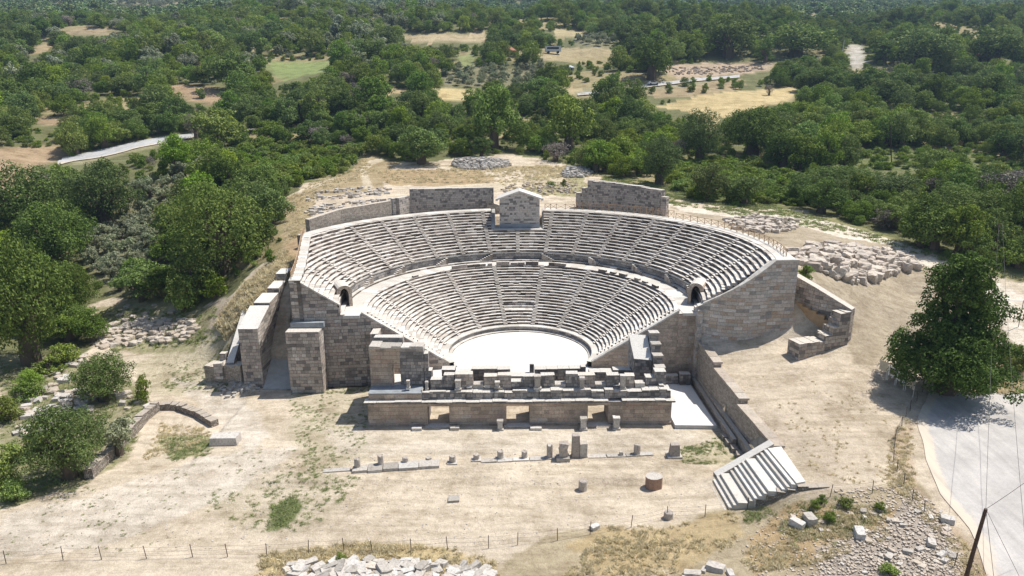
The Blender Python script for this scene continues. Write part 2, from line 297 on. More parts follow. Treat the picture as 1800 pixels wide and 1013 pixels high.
# ------------------------------------------------------------------ mesh builder
class MB:
    def __init__(s): s.v = []; s.f = []; s.m = []; s.t = []; s.uv = []
    def face(s, pts, mat=0, tint=None, uv=None):
        n = len(s.v); s.v += [tuple(map(float, p)) for p in pts]; s.f.append(tuple(range(n, n+len(pts)))); s.m.append(mat)
        s.t.append(1.0 if tint is None else tint); s.uv.append(uv)
    def hexa(s, B, T, mat=0, tint=None, topmat=None, bottom=True):
        n = len(B)
        s.face(T, mat if topmat is None else topmat, tint)
        if bottom: s.face(B[::-1], mat, tint)
        for i in range(n):
            j = (i+1) % n; s.face([B[i], B[j], T[j], T[i]], mat, tint)
    def box(s, x0, x1, y0, y1, z0, z1, mat=0, tint=None, rz=0, c=None, topmat=None, jit=0, taper=0):
        cx, cy = c if c else ((x0+x1)/2, (y0+y1)/2); ca, sa = math.cos(rz), math.sin(rz)
        def q(x, y, z):
            x, y = x-cx, y-cy; return (cx+x*ca-y*sa+random.uniform(-jit, jit), cy+x*sa+y*ca+random.uniform(-jit, jit), z+random.uniform(-jit, jit)*.7)
        k = taper
        B = [q(x0, y0, z0), q(x1, y0, z0), q(x1, y1, z0), q(x0, y1, z0)]; T = [q(x0+k, y0+k, z1), q(x1-k, y0+k, z1), q(x1-k, y1-k, z1), q(x0+k, y1-k, z1)]
        s.hexa(B, T, mat, tint, topmat)
    def wall(s, pts, zb, zt, th, mat=0, topmat=None, rough=.0, step=1.0, batter=0):
        """pts: path (x,y) of the visible face; th: thickness to the left of travel; zb, zt lists per point"""
        P = []
        for i in range(len(pts)-1):
            (x0, y0), (x1, y1) = pts[i], pts[i+1]; L = math.hypot(x1-x0, y1-y0); n = max(1, int(L/step))
            for k in range(n+(1 if i == len(pts)-2 else 0)):
                f = k/n; P.append((x0+(x1-x0)*f, y0+(y1-y0)*f, zb[i]+(zb[i+1]-zb[i])*f, zt[i]+(zt[i+1]-zt[i])*f))
        nr = []
        for i in range(len(P)):
            a, b = P[max(i-1, 0)], P[min(i+1, len(P)-1)]; dx, dy = b[0]-a[0], b[1]-a[1]; L = math.hypot(dx, dy) or 1; nr.append((-dy/L, dx/L))
        u = 0
        for i in range(len(P)-1):
            a, b = P[i], P[i+1]; na, nb = nr[i], nr[i+1]; L = math.hypot(b[0]-a[0], b[1]-a[1])
            ra = random.uniform(-rough, rough); za, zb_ = a[3]+ra, b[3]+ra
            if rough: za = zb_ = (a[3]+b[3])/2+ra
            A0, B0 = (a[0], a[1], a[2]), (b[0], b[1], b[2]); A1, B1 = (a[0]+na[0]*batter, a[1]+na[1]*batter, za), (b[0]+nb[0]*batter, b[1]+nb[1]*batter, zb_)
            A2, B2 = (a[0]+na[0]*th, a[1]+na[1]*th, za), (b[0]+nb[0]*th, b[1]+nb[1]*th, zb_); A3, B3 = (A2[0], A2[1], a[2]), (B2[0], B2[1], b[2])
            tm = mat if topmat is None else topmat
            s.face([A0, B0, B1, A1], mat, None, [(u, a[2]), (u+L, b[2]), (u+L, zb_), (u, za)])
            s.face([A1, B1, B2, A2], tm, None, [(u, 0), (u+L, 0), (u+L, th), (u, th)])
            s.face([B3, A3, A2, B2], mat, None, [(u+L, b[2]), (u, a[2]), (u, za), (u+L, zb_)])
            if rough or i == 0: s.face([A3, A0, A1, A2], mat)
            if rough or i == len(P)-2: s.face([B0, B3, B2, B1], mat)
            u += L
    def tube(s, pts, rad, n=6, mat=0, cap=True, tint=None):
        pts = [Vector(p) for p in pts]; rad = rad if hasattr(rad, '__len__') else [rad]*len(pts); rings = []
        for i, p in enumerate(pts):
            d = (pts[min(i+1, len(pts)-1)]-pts[max(i-1, 0)]).normalized(); a = d.orthogonal().normalized() if abs(d.z) < .99 else Vector((1, 0, 0)); b = d.cross(a)
            if i and (a.dot(pa) < 0): pass
            pa = a; rings.append([p+(a*math.cos(2*math.pi*k/n)+b*math.sin(2*math.pi*k/n))*rad[i] for k in range(n)])
        for i in range(len(rings)-1):
            for k in range(n): s.face([rings[i][k], rings[i][(k+1) % n], rings[i+1][(k+1) % n], rings[i+1][k]], mat, tint)
        if cap: s.face(rings[-1], mat, tint); s.face(rings[0][::-1], mat, tint)
    def build(s, name, mats, parent=None, loc=None, smooth=False):
        me = bpy.data.meshes.new(name); o0 = Vector(loc) if loc is not None else Vector((0, 0, 0))
        me.from_pydata([(x-o0.x, y-o0.y, z-o0.z) for x, y, z in s.v], [], s.f)
        mats = mats if isinstance(mats, (list, tuple)) else [mats]
        for m in mats: me.materials.append(M[m] if isinstance(m, str) else m)
        me.polygons.foreach_set('material_index', s.m)
        me.uv_layers.new(name='UVMap'); me.color_attributes.new('tint', 'BYTE_COLOR', 'CORNER')
        uvs = []; cols = []
        for f, t, u in zip(s.f, s.t, s.uv):
            if u is None:
                p = [Vector(s.v[i]) for i in f]; nn = (p[1]-p[0]).cross(p[2]-p[0])
                if nn.length < 1e-9 and len(p) > 3: nn = (p[2]-p[0]).cross(p[3]-p[0])
                nn = nn.normalized() if nn.length else Vector((0, 0, 1))
                if abs(nn.z) > .75: u = [(q.x, q.y) for q in p]
                else:
                    tx, ty = -nn.y, nn.x; L = math.hypot(tx, ty) or 1; u = [((q.x*tx+q.y*ty)/L, q.z) for q in p]
            uvs += [c for q in u for c in q]; cols += [t, t, t, 1.0]*len(f)
        me.uv_layers['UVMap'].data.foreach_set('uv', uvs); me.color_attributes['tint'].data.foreach_set('color', cols)
        if smooth: me.polygons.foreach_set('use_smooth', [True]*len(s.f))
        me.update(); o = bpy.data.objects.new(name, me); COL.objects.link(o)
        if loc is not None: o.location = loc
        if parent is not None:
            o.parent = parent; o.location = o0-parent.location if loc is not None else -parent.location
        return o
def tag(o, label=None, cat=None, group=None, kind=None):
    if label: o['label'] = label
    if cat: o['category'] = cat
    if group: o['group'] = group
    if kind: o['kind'] = kind
    return o
def thing(name, label, cat, loc=(0, 0, 0), rz=0, group=None):
    o = bpy.data.objects.new(name, None); COL.objects.link(o); o.location = loc; o.rotation_euler = (0, 0, rz); o.empty_display_size = .5
    return tag(o, label, cat, group)
# fast numpy mesh
def npmesh(name, V, Fq, mats, matidx=None):
    me = bpy.data.meshes.new(name); V = np.ascontiguousarray(V, np.float32); Fq = np.ascontiguousarray(Fq, np.int32); k = Fq.shape[1]
    me.vertices.add(len(V)); me.vertices.foreach_set('co', V.ravel()); me.loops.add(Fq.size); me.loops.foreach_set('vertex_index', Fq.ravel())
    me.polygons.add(len(Fq)); me.polygons.foreach_set('loop_start', np.arange(0, Fq.size, k, dtype=np.int32))
    try: me.polygons.foreach_set('loop_total', np.full(len(Fq), k, np.int32))
    except Exception: pass
    for m in mats: me.materials.append(M[m])
    if matidx is not None: me.polygons.foreach_set('material_index', matidx)
    me.polygons.foreach_set('use_smooth', np.zeros(len(Fq), bool)); me.update(calc_edges=True); return me
# ------------------------------------------------------------------ terrain mesh and its paint
px, py, zc = proj(np.stack([XX.ravel(), YY.ravel(), ZZ.ravel()], 1))
vis = zc > 5; wx = XX.ravel(); wy = YY.ravel()
jx = px+(vnoise(wx, wy, 3.5)-.5)*26*80/np.maximum(zc, 40); jy = py+(vnoise(wx+300, wy+50, 3.5)-.5)*12*80/np.maximum(zc, 40)
DIRT = np.array((.56, .48, .375)); n0 = len(px)
pt_ = vnoise(wx+40, wy, 38)*.6+vnoise(wx, wy+90, 14)*.4; col = np.where(pt_[:, None] > .62, np.array((.30, .255, .14)), np.array((.15, .155, .07))); gr = np.full(n0, .35)
SITE = [(-900, 1400), (-900, 640), (130, 640), (165, 600), (150, 545), (200, 520), (330, 545), (400, 520), (440, 480), (500, 440), (500, 350), (540, 322), (600, 312), (640, 268), (700, 288), (820, 278), (900, 272), (1000, 290), (1060, 310), (1170, 325), (1190, 352), (1300, 365), (1420, 370), (1500, 395), (1600, 430), (1650, 455), (1800, 485), (2700, 600), (2700, 1400)]
def paint(poly, c, g=None, a=1.0, soft=True):
    k = vis & inpoly(jx if soft else px, jy if soft else py, poly)
    col[k] = col[k]*(1-a)+np.array(c)*a
    if g is not None: gr[k] = g
k = (~vis) | (wy < -30) & (px > -900); col[k] = DIRT; gr[k] = .1
paint(SITE, DIRT, .08)
DRY = (.40, .31, .17); TAN = (.45, .345, .20); PALE = (.60, .54, .46); GRN = (.13, .18, .06); BRN = (.34, .245, .155)
near = [
    ([(500, 350), (600, 312), (640, 268), (700, 288), (670, 330), (640, 340), (560, 345), (540, 400), (500, 440)], (.36, .285, .165), .3, .9),
    ([(470, 470), (500, 440), (540, 400), (530, 470), (500, 500), (440, 540), (400, 600), (380, 560)], (.40, .29, .17), .3, .9),
    ([(660, 300), (840, 300), (880, 320), (760, 330), (680, 325)], (.37, .275, .155), .2, .9),
    ([(700, 288), (1000, 292), (1060, 310), (940, 300), (800, 296)], (.34, .27, .15), .4, .9),
    ([(880, 320), (1020, 300), (1040, 345), (900, 345)], (.30, .28, .14), .6, .8),
    ([(1060, 305), (1180, 325), (1190, 365), (1400, 372), (1420, 392), (1300, 380), (1190, 362), (1050, 340)], (.27, .245, .12), .7, .95),
    ([(1420, 370), (1500, 395), (1640, 440), (1800, 485), (1800, 500), (1640, 462), (1500, 415), (1420, 385)], (.27, .25, .12), .7, .9),
    ([(1280, 385), (1400, 380), (1420, 420), (1340, 430), (1250, 405)], (.44, .37, .27), .2, .7),
    ([(240, 640), (420, 560), (400, 640), (360, 700), (260, 690)], (.46, .41, .29), .45, .8),
    ([(160, 545), (250, 520), (380, 540), (340, 620), (200, 620)], (.32, .30, .17), .6, .8),
    ([(0, 620), (200, 640), (260, 700), (230, 800), (120, 860), (0, 900)], (.26, .24, .14), .7, .85),
    ([(500, 680), (650, 680), (650, 800), (560, 850), (520, 800)], (.47, .42, .31), .4, .7),
    ([(280, 760), (375, 760), (370, 800), (300, 812)], (.33, .31, .16), .7, .8),
    ([(340, 870), (520, 830), (640, 840), (560, 930), (440, 940)], (.47, .41, .31), .35, .6),
    ([(440, 1013), (460, 975), (540, 965), (640, 955), (800, 965), (860, 985), (880, 1013)], (.44, .35, .19), .3, .9),
    ([(860, 1000), (990, 935), (1180, 920), (1260, 905), (1290, 895), (1400, 880), (1460, 862), (1600, 850), (1660, 930), (1740, 1013), (1740, 1100), (880, 1100)], (.40, .335, .225), .35, .9),
    ([(1000, 960), (1070, 925), (1180, 925), (1280, 905), (1300, 935), (1200, 1000), (1060, 1013)], (.43, .335, .19), .4, .8),
    ([(1300, 940), (1400, 890), (1560, 890), (1540, 950), (1440, 980), (1330, 1013)], (.43, .31, .17), .35, .8),
    ([(1430, 960), (1530, 930), (1600, 860), (1660, 930), (1720, 1013), (1440, 1040)], (.40, .355, .32), .15, .8),
    ([(1180, 362), (1420, 384), (1500, 405), (1640, 460), (1800, 520), (1800, 640), (1500, 640), (1420, 470), (1390, 440), (1290, 400)], (.38, .32, .235), .2, .9),
    ([(1250, 640), (1500, 640), (1600, 700), (1580, 800), (1470, 850), (1340, 760)], (.52, .44, .34), .1, .9),
    ([(1560, 790), (1600, 740), (1600, 860), (1690, 950), (1740, 1013), (1700, 1013), (1640, 930), (1580, 850)], (.45, .34, .24), .2, .6),
    ([(1690, 640), (1800, 620), (1800, 690), (1700, 692)], (.40, .30, .16), .4, .9),
    ([(0, 905), (200, 860), (420, 790), (520, 790), (420, 870), (200, 960), (0, 990)], PALE, .05, .7),
    ([(300, 660), (420, 700), (480, 760), (440, 800), (330, 700)], PALE, .05, .8),
    ([(560, 752), (1180, 752), (1260, 765), (1280, 790), (980, 800), (600, 800)], (.56, .50, .41), .05, .8),
    ([(1190, 790), (1270, 765), (1310, 820), (1270, 830), (1200, 810)], (.44, .39, .26), .5, .7),
    ([(640, 332), (632, 300), (650, 282), (672, 278), (674, 283), (655, 290), (645, 305), (655, 328), (700, 345), (760, 330), (900, 318), (1000, 310), (1000, 322), (860, 338), (700, 352)], (.56, .485, .36), .0, .95),
    ([(1175, 358), (1240, 368), (1420, 380), (1500, 400), (1640, 445), (1800, 520), (1800, 640), (1720, 500), (1630, 470), (1560, 430), (1480, 418), (1400, 395), (1200, 372)], (.68, .61, .51), .0, 1.0),
    ([(480, 905), (500, 880), (520, 870), (525, 895), (500, 922), (470, 930)], (.14, .19, .07), .9, .8),
]
for poly, c, g, a in near: paint(poly, c, g, a, soft=(a < 1 or g > 0) and g != 0)
CLEAR = {
 'f1': ([(1150, 190), (1230, 168), (1300, 160), (1402, 152), (1404, 165), (1370, 182), (1265, 206), (1258, 228), (1238, 228), (1232, 202), (1170, 190)], (.50, .40, .215)),
 'f2': ([(1170, 114), (1300, 110), (1362, 112), (1352, 126), (1250, 136), (1195, 140), (1165, 126)], (.42, .33, .24)),
 'f2b': ([(1130, 152), (1240, 142), (1310, 140), (1300, 158), (1230, 168), (1150, 172)], (.33, .26, .16)),
 'f3': ([(762, 156), (832, 156), (840, 163), (825, 178), (762, 175)], (.52, .42, .22)),
 'f4': ([(668, 152), (722, 156), (724, 164), (672, 167)], (.43, .34, .20)),
 'f5': ([(698, 61), (852, 57), (858, 76), (750, 77), (700, 69)], (.44, .36, .23)),
 'f7': ([(472, 110), (575, 106), (582, 124), (500, 142), (474, 126)], (.22, .27, .10)),
 'f8': ([(282, 150), (350, 150), (412, 164), (380, 186), (330, 176)], (.36, .26, .17)),
 'f9': ([(-60, 262), (100, 258), (112, 276), (60, 300), (12, 332), (-60, 332)], (.38, .28, .18)),
 'f11': ([(802, 96), (832, 96), (836, 118), (812, 118)], (.25, .28, .12)),
 'f12': ([(945, 84), (1085, 84), (1085, 100), (955, 108)], (.36, .30, .18)),
 'f14': ([(972, 52), (1028, 55), (1028, 68), (975, 66)], (.40, .34, .2)),
 'f15': ([(972, 150), (1062, 163), (1052, 174), (985, 162)], (.43, .35, .21)),
 'f16': ([(60, 205), (112, 205), (105, 221), (64, 221)], (.34, .25, .16)),
 'f17': ([(150, -6), (314, -6), (316, 16), (250, 26), (196, 18)], (.24, .27, .17)),
 'f18': ([(60, 78), (92, 78), (96, 90), (62, 94)], (.38, .29, .18)),
 'f19': ([(112, 48), (210, 52), (208, 62), (120, 60)], (.34, .27, .17)),
 'f20': ([(1490, 275), (1620, 270), (1640, 292), (1540, 300), (1500, 292)], (.24, .22, .11)),
 'r1': ([(115, 282), (170, 266), (230, 250), (340, 232), (345, 244), (240, 266), (180, 284), (130, 292)], (.27, .25, .15)),
 'r1b': ([(425, 226), (455, 220), (458, 228), (425, 234)], (.40, .38, .34)),
 'r2': ([(1010, 160), (1120, 153), (1200, 143), (1245, 137), (1248, 147), (1130, 162), (1015, 172)], (.28, .26, .16)),
 'r3': ([(1492, 80), (1518, 78), (1520, 104), (1512, 120), (1496, 116)], (.50, .47, .42)),
}
for k_, (poly, c) in CLEAR.items(): paint(poly, c, .15, .95)
OLIVE = [(232, 335), (330, 300), (372, 300), (335, 335), (300, 400), (275, 465), (205, 525), (170, 490), (145, 440), (140, 400)]
OLIVE2 = [(785, 122), (960, 118), (972, 156), (780, 154)]
OLIVE3 = [(1010, 66), (1110, 70), (1105, 84), (1010, 82)]
OLIVE4 = [(196, 18), (250, 22), (318, 12), (314, -6), (215, -6)]
SCRUB = [(1180, 292), (1260, 278), (1340, 290), (1400, 310), (1430, 345), (1400, 362), (1300, 358), (1200, 345), (1175, 320)]
SCRUB2 = [(1400, 290), (1540, 262), (1700, 268), (1800, 290), (1820, 330), (1690, 320), (1640, 300), (1440, 300)]
SCRUB3 = [(420, 250), (560, 262), (640, 265), (620, 300), (540, 318), (500, 340), (440, 330), (380, 300)]
for p_ in (OLIVE, OLIVE2, OLIVE3, OLIVE4): paint(p_, (.21, .20, .12), .3, .9)
for p_ in (SCRUB, SCRUB2, SCRUB3): paint(p_, (.10, .13, .04), .8, .9)
nv = (vnoise(wx, wy, 5)*.5+vnoise(wx, wy, 1.3)*.5)
col *= (.88+.24*nv)[:, None]
ny_, nx_ = XX.shape; ii = np.arange(ny_-1)[:, None]*nx_+np.arange(nx_-1)[None, :]; ii = ii.ravel()
me = npmesh('ground', np.stack([wx, wy, ZZ.ravel()], 1), np.stack([ii, ii+1, ii+nx_+1, ii+nx_], 1), [])
ca = me.color_attributes.new('Col', 'FLOAT_COLOR', 'POINT'); ca.data.foreach_set('color', np.c_[col, gr].astype(np.float32).ravel())
gm, t, b = newmat('dry_earth_and_grass'); geo = N(t, 'NewGeometry'); at_ = N(t, 'Attribute'); at_.attribute_name = 'Col'; P = geo.outputs['Position']
n1 = noise(t, P, .18, 8, .7); n2 = noise(t, P, 1.4, 8, .75); n3 = noise(t, P, 9, 5, .8)
c = mix(t, .75, at_.outputs['Color'], ramp(t, n1, [(.36, (.68, .64, .58)), (.5, (1, .99, .98)), (.62, (1.12, 1.12, 1.12))]), 'MULTIPLY')
c = mix(t, .85, c, ramp(t, n2, [(.32, (.74, .71, .67)), (.5, (1, 1, 1)), (.66, (1.16, 1.15, 1.15))]), 'MULTIPLY')
c = mix(t, .8, c, ramp(t, n3, [(.34, (.66, .64, .6)), (.5, (1, 1, 1)), (.7, (1.15, 1.15, 1.15))]), 'MULTIPLY')
mp = N(t, 'Mapping'); mp.inputs['Rotation'].default_value = (0, 0, .45); mp.inputs['Scale'].default_value = (.12, .75, .5); t.links.new(P, mp.inputs['Vector'])
st = noise(t, mp.outputs[0], 1.0, 6, .7); c = mix(t, .8, c, ramp(t, st, [(.38, (.76, .74, .70)), (.5, (1, 1, 1)), (.6, (1.1, 1.1, 1.1))]), 'MULTIPLY')
sv = N(t, 'TexVoronoi'); sv.inputs['Scale'].default_value = 2.6; t.links.new(P, sv.inputs['Vector'])
sm = math_(t, 'MULTIPLY', ramp(t, sv.outputs['Distance'], [(.10, (1, 1, 1)), (.16, (0, 0, 0))]), ramp(t, n2, [(.5, (0, 0, 0)), (.62, (.8, .8, .8))])); c = mix(t, sm, c, (.62, .585, .54))
# weeds: attribute alpha is how much of the ground they cover
gn = math_(t, 'ADD', math_(t, 'MULTIPLY', noise(t, P, .9, 9, .75), .7), math_(t, 'MULTIPLY', noise(t, P, .12, 3, .5), .3))
th = math_(t, 'SUBTRACT', .66, math_(t, 'MULTIPLY', at_.outputs['Alpha'], .24))
gmask = math_(t, 'MULTIPLY', math_(t, 'SUBTRACT', gn, th), 16, True)
c = mix(t, math_(t, 'MULTIPLY', gmask, .75), c, ramp(t, n3, [(.3, (.12, .14, .05)), (.6, (.24, .24, .11)), (.8, (.33, .29, .15))]))
t.links.new(c, b.inputs['Base Color']); b.inputs['Roughness'].default_value = 1
bump(t, b, math_(t, 'ADD', math_(t, 'MULTIPLY', n2, .8), math_(t, 'MULTIPLY', n3, .25)), .9, .35)
me.materials.append(gm); me.polygons.foreach_set('use_smooth', [True]*len(me.polygons))
go = bpy.data.objects.new('ground', me); COL.objects.link(go); tag(go, kind='structure')
# ------------------------------------------------------------------ roads: ribbons of real width laid on the ground
def ribbon(name, L, Rr, mat, dz=.05, sub=6, cross=4):
    V = []; n = len(L); pl = []
    for A_, B_ in zip(L, Rr): pl.append((ground(*A_), ground(*B_)))
    rows = []
    for i in range(n-1):
        for k in range(sub+(1 if i == n-2 else 0)):
            f = k/sub; a = pl[i][0]*(1-f)+pl[i+1][0]*f; b_ = pl[i][1]*(1-f)+pl[i+1][1]*f; rows.append((a, b_))
    for a, b_ in rows:
        if mat == 'road': a = a+(b_-a)/np.linalg.norm(b_-a)*((vnoise(a[0], a[1], 6)-.5)*1.2-.6)
        for k in range(cross+1):
            p = a+(b_-a)*k/cross; V.append((p[0], p[1], H(p[0], p[1])+dz))
    ED = [min(math.hypot(*(p-a)[:2] if False else ((b_-a)*k/cross)[:2]), 9) for a, b_ in rows for k in range(cross+1)]
    c1 = cross+1; Fq = [(r*c1+k, (r+1)*c1+k, (r+1)*c1+k+1, r*c1+k+1) for r in range(len(rows)-1) for k in range(cross)]
    me = npmesh(name, np.array(V), np.array(Fq)[:, ::-1], [mat]); ea = me.attributes.new('edge', 'FLOAT', 'POINT'); ea.data.foreach_set('value', [math.exp(-q/1.1) for q in ED]); o = bpy.data.objects.new(name, me); COL.objects.link(o); return tag(o, kind='structure')
ribbon('road', [(1640, 690), (1625, 715), (1628, 760), (1640, 810), (1665, 870), (1710, 930), (1752, 1013), (1790, 1100)], [(2300, 690), (2300, 730), (2300, 780), (2300, 830), (2300, 880), (2300, 940), (2300, 1020), (2300, 1110)], 'road', .07, 22, 28)
ribbon('road', [(100, 293), (140, 283), (185, 276), (235, 263), (290, 252), (345, 242)], [(110, 278), (150, 270), (195, 260), (240, 250), (290, 241), (345, 236)], 'far_road', .25, 6)
ribbon('road', [(1015, 170), (1120, 159), (1200, 148), (1300, 138)], [(1015, 166), (1120, 153.5), (1200, 143), (1300, 133)], 'far_road', .5, 8)
# ================================================================== THE THEATRE
TH = thing('ancient_theatre', 'large ancient stone theatre with curved seating rows around a white orchestra', 'theatre', (0, 0, -1.6))
R0, RL0, RL1, RU0, RU1 = 11.3, 12.35, 23.75, 27.1, 36.7
NL, NU = 21, 15; ZL0, ZL1, ZU0, ZU1 = .9, 8.86, 10.5, 17.06
DL, CL = (RL1-RL0)/NL, (ZL1-ZL0)/NL; DU, CU = (RU1-RU0)/NU, (ZU1-ZU0)/NU
def zprof(r):
    if r < RL0: return ZL0
    if r < RL1: return ZL0+(r-RL0)/DL*CL+CL*.6
    if r < RU0: return ZL1
    return min(ZU1, ZU0+(r-RU0)/DU*CU+CU*.6)
def edgeX(y): return -31.3-.19*(y+8.5)      # straight left edge that cuts the upper rows
def endang(r, side):
    for k in range(4000):
        a = .9+k*.0005
        x, y = r*math.sin(a), r*math.cos(a)
        if y < analY(x) or (side < 0 and -x < edgeX(y)): break
    return a if side > 0 else -a
def arcrow(mb, r, z, d, c, gaps=(), lim=None, bl=(.8, 1.5)):
    a0, a1 = (endang(r, -1), endang(r, 1)) if lim is None else lim
    a = a0
    while a < a1-1e-4:
        L = random.uniform(*bl)/r; b = min(a+L, a1)
        if a1-b < .3/r: b = a1
        for (g0, g1) in gaps:
            if a < g0 < b: b = g0
            if g0-1e-6 <= a < g1-1e-6: b = -99; a = g1; break
        if b == -99: continue
        g = .008/r; s0, s1 = a+g, b-g; jr, jz = random.uniform(-.035, .03), random.uniform(-.035, .02)-(.09 if random.random() < .035 else 0); tv = random.random(); tt = random.random()
        if random.random() < .25: tt *= .3
        pr = [(r+.11, z-.02), (r+.09, z+c*.62), (r+.0+jr, z+c*.68), (r+jr, z+c+jz), (r+d+.14, z+c+jz)]
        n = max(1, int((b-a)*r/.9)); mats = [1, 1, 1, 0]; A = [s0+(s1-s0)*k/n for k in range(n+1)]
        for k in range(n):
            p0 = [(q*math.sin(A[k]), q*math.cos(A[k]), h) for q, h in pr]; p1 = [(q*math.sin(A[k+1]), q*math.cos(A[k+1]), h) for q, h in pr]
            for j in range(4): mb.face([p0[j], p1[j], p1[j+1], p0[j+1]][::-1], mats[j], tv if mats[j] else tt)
        e0 = [(q*math.sin(s0), q*math.cos(s0), h) for q, h in pr]+[((r+d+.14)*math.sin(s0), (r+d+.14)*math.cos(s0), z-.02)]
        e1 = [(q*math.sin(s1), q*math.cos(s1), h) for q, h in pr]+[((r+d+.14)*math.sin(s1), (r+d+.14)*math.cos(s1), z-.02)]
        mb.face(e0[::-1], 1, tv); mb.face(e1, 1, tv)
        a = b
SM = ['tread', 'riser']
hon = R(10.8)
def rows(r, z, d, c, gaps=()):
    a0, a1 = endang(r, -1), endang(r, 1)
    for g0, g1 in list(gaps)+[(a1, a1)]:
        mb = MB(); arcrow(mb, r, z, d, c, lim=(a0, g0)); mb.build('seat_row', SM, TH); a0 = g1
for i in range(NL): rows(RL0+i*DL, ZL0+i*CL, DL, CL, [(-hon, hon)] if i in (5, 6) else [])
PORT = (R(93.5), R(98.5))
for i in range(NU):
    r = RU0+i*DU; h = math.asin(5.2/r); rows(r, ZU0+i*CU, DU, CU, [(-h, h)] if i >= 8 else [])
# seat of honour
mb = MB()
rr, zz = RL0+5*DL, ZL0+5*CL
for k in range(10):
    a, b_ = -hon+2*hon*k/10, -hon+2*hon*(k+1)/10
    for (q0, q1, h0, h1, m_) in ((rr+.05, rr+1.2, zz-.4, zz+.02, 0), (rr+.62, rr+1.2, zz, zz+.42, 0), (rr+1.12, rr+1.45, zz, zz+CL*2+.05, 1)):
        B = [(q*math.sin(x), q*math.cos(x), h0) for q, x in ((q0, a), (q0, b_), (q1, b_), (q1, a))]; T = [(x, y, h1) for x, y, _ in B]; mb.hexa(B[::-1], T[::-1], m_, random.random(), topmat=0)
mb.build('honour_bench', SM, TH)
# stairways
def stair(ang, r0, n, d, c, z0, lo=0):
    mb = MB(); wd = .36
    for i in range(lo, n):
        for (k, q) in ((0, -d*.45),):
            r = r0+i*d+q; zt = z0+i*c+c*(.5 if k == 0 else 1.0)+.012; f = Vector((math.sin(ang), math.cos(ang), 0)); s_ = Vector((f.y, -f.x, 0))
            q0, q1 = r-.03, r+d*.52; B = [f*q0-s_*wd, f*q0+s_*wd, f*q1+s_*wd, f*q1-s_*wd]; tv = random.uniform(.3, 1)
            Bb = [(p.x, p.y, zt-c*.55) for p in B]; T = [(p.x, p.y, zt) for p in B]; mb.hexa(Bb, T, 1, random.uniform(.5, 1), topmat=0, bottom=False)
    mb.build('stairway', SM, TH)
for a in (11.25, 33.75, 56.25, 78.75):
    for s_ in (-1, 1): stair(R(a*s_), RL0, NL, DL, CL, ZL0)
stair(R(101), RL0, NL, DL, CL, ZL0); stair(R(-101), RL0, NL, DL, CL, ZL0)
for k in range(-8, 9):
    a = k*11.25
    stair(R(a), RU0, 8 if k == 0 else (9 if a < -67 else NU), DU, CU, ZU0)
# orchestra wall, walk, diazoma, podium, rim
def ring(mb, prof, lim, mats, seg=1.0, blocks=False):
    a0, a1 = lim; rm = prof[0][0]; n = max(2, int((a1-a0)*rm/seg)); cu = [0]
    for j in range(1, len(prof)): cu.append(cu[-1]+math.hypot(prof[j][0]-prof[j-1][0], prof[j][1]-prof[j-1][1]))
    for k in range(n):
        A, B = a0+(a1-a0)*k/n, a0+(a1-a0)*(k+1)/n; tv = random.random()
        for j in range(len(prof)-1):
            (q0, h0), (q1, h1) = prof[j], prof[j+1]
            mb.face([(q0*math.sin(A), q0*math.cos(A), h0), (q0*math.sin(B), q0*math.cos(B), h0), (q1*math.sin(B), q1*math.cos(B), h1), (q1*math.sin(A), q1*math.cos(A), h1)][::-1], mats[j], tv if mats[j] < 2 else None,
                    [(A*rm, cu[j]), (B*rm, cu[j]), (B*rm, cu[j+1]), (A*rm, cu[j+1])][::-1])
mb = MB(); e = endang(R0, 1); ring(mb, [(R0-.55, 0.02), (R0-.55, .16), (R0-.02, .18), (R0, .74), (R0-.08, .76), (R0-.08, .9), (RL0+.2, .9)], (-e, e), [1, 0, 2, 1, 0, 0], 1.1); mb.build('orchestra_kerb', ['coping', 'riser', 'dark_wall'], TH)
mb = MB(); e = endang(25.5, 1); ring(mb, [(RL1-.1, ZL1-.04), (RU0-.75, ZL1+.0), (RU0-.75, ZL1+.28), (RU0-.1, ZL1+.3)], (-e, e), [0, 1, 0], 1.3); mb.build('walkway', ['coping', 'riser'], TH)
mb = MB(); e = endang(RU0, 1)
for s0, s1 in ((-e, e),): ring(mb, [(RU0-.02, ZL1), (RU0-.02, ZU0-.2), (RU0-.1, ZU0-.18), (RU0-.1, ZU0+.03), (RU0+.2, ZU0+.03)], (s0, s1), [2, 1, 0, 0], 1.2)
mb.build('podium_wall', ['coping', 'tread', 'dark_wall'], TH)
for deg0, deg1 in ((-31, -24), (-23.6, -15), (-14, -12), (-10, -4), (-3.5, 3), (3.3, 9.2), (14, 22), (38, 42), (44, 47), (49, 53), (58, 61), (63, 66), (-52, -49), (70, 74)):
    mb = MB(); a, b_ = R(deg0), R(deg1); n = max(1, int((b_-a)*23.6/1.0)); hh = random.uniform(.5, .72) if abs(deg0) < 32 else random.uniform(.25, .4)
    for k in range(n):
        A, B = a+(b_-a)*k/n+.0006, a+(b_-a)*(k+1)/n-.0006; h2 = hh+random.uniform(-.06, .04)
        Bq = [(q*math.sin(x), q*math.cos(x), ZL1-.1) for q, x in ((RL1-.42, A), (RL1-.42, B), (RL1+.02, B), (RL1+.02, A))][::-1]; mb.hexa(Bq, [(x, y, ZL1+h2) for x, y, _ in Bq], 1, random.random()*.8, topmat=0)
    mb.build('parapet', ['tread', 'riser'], TH)
mb = MB()
h = math.asin(5.2/36.7)
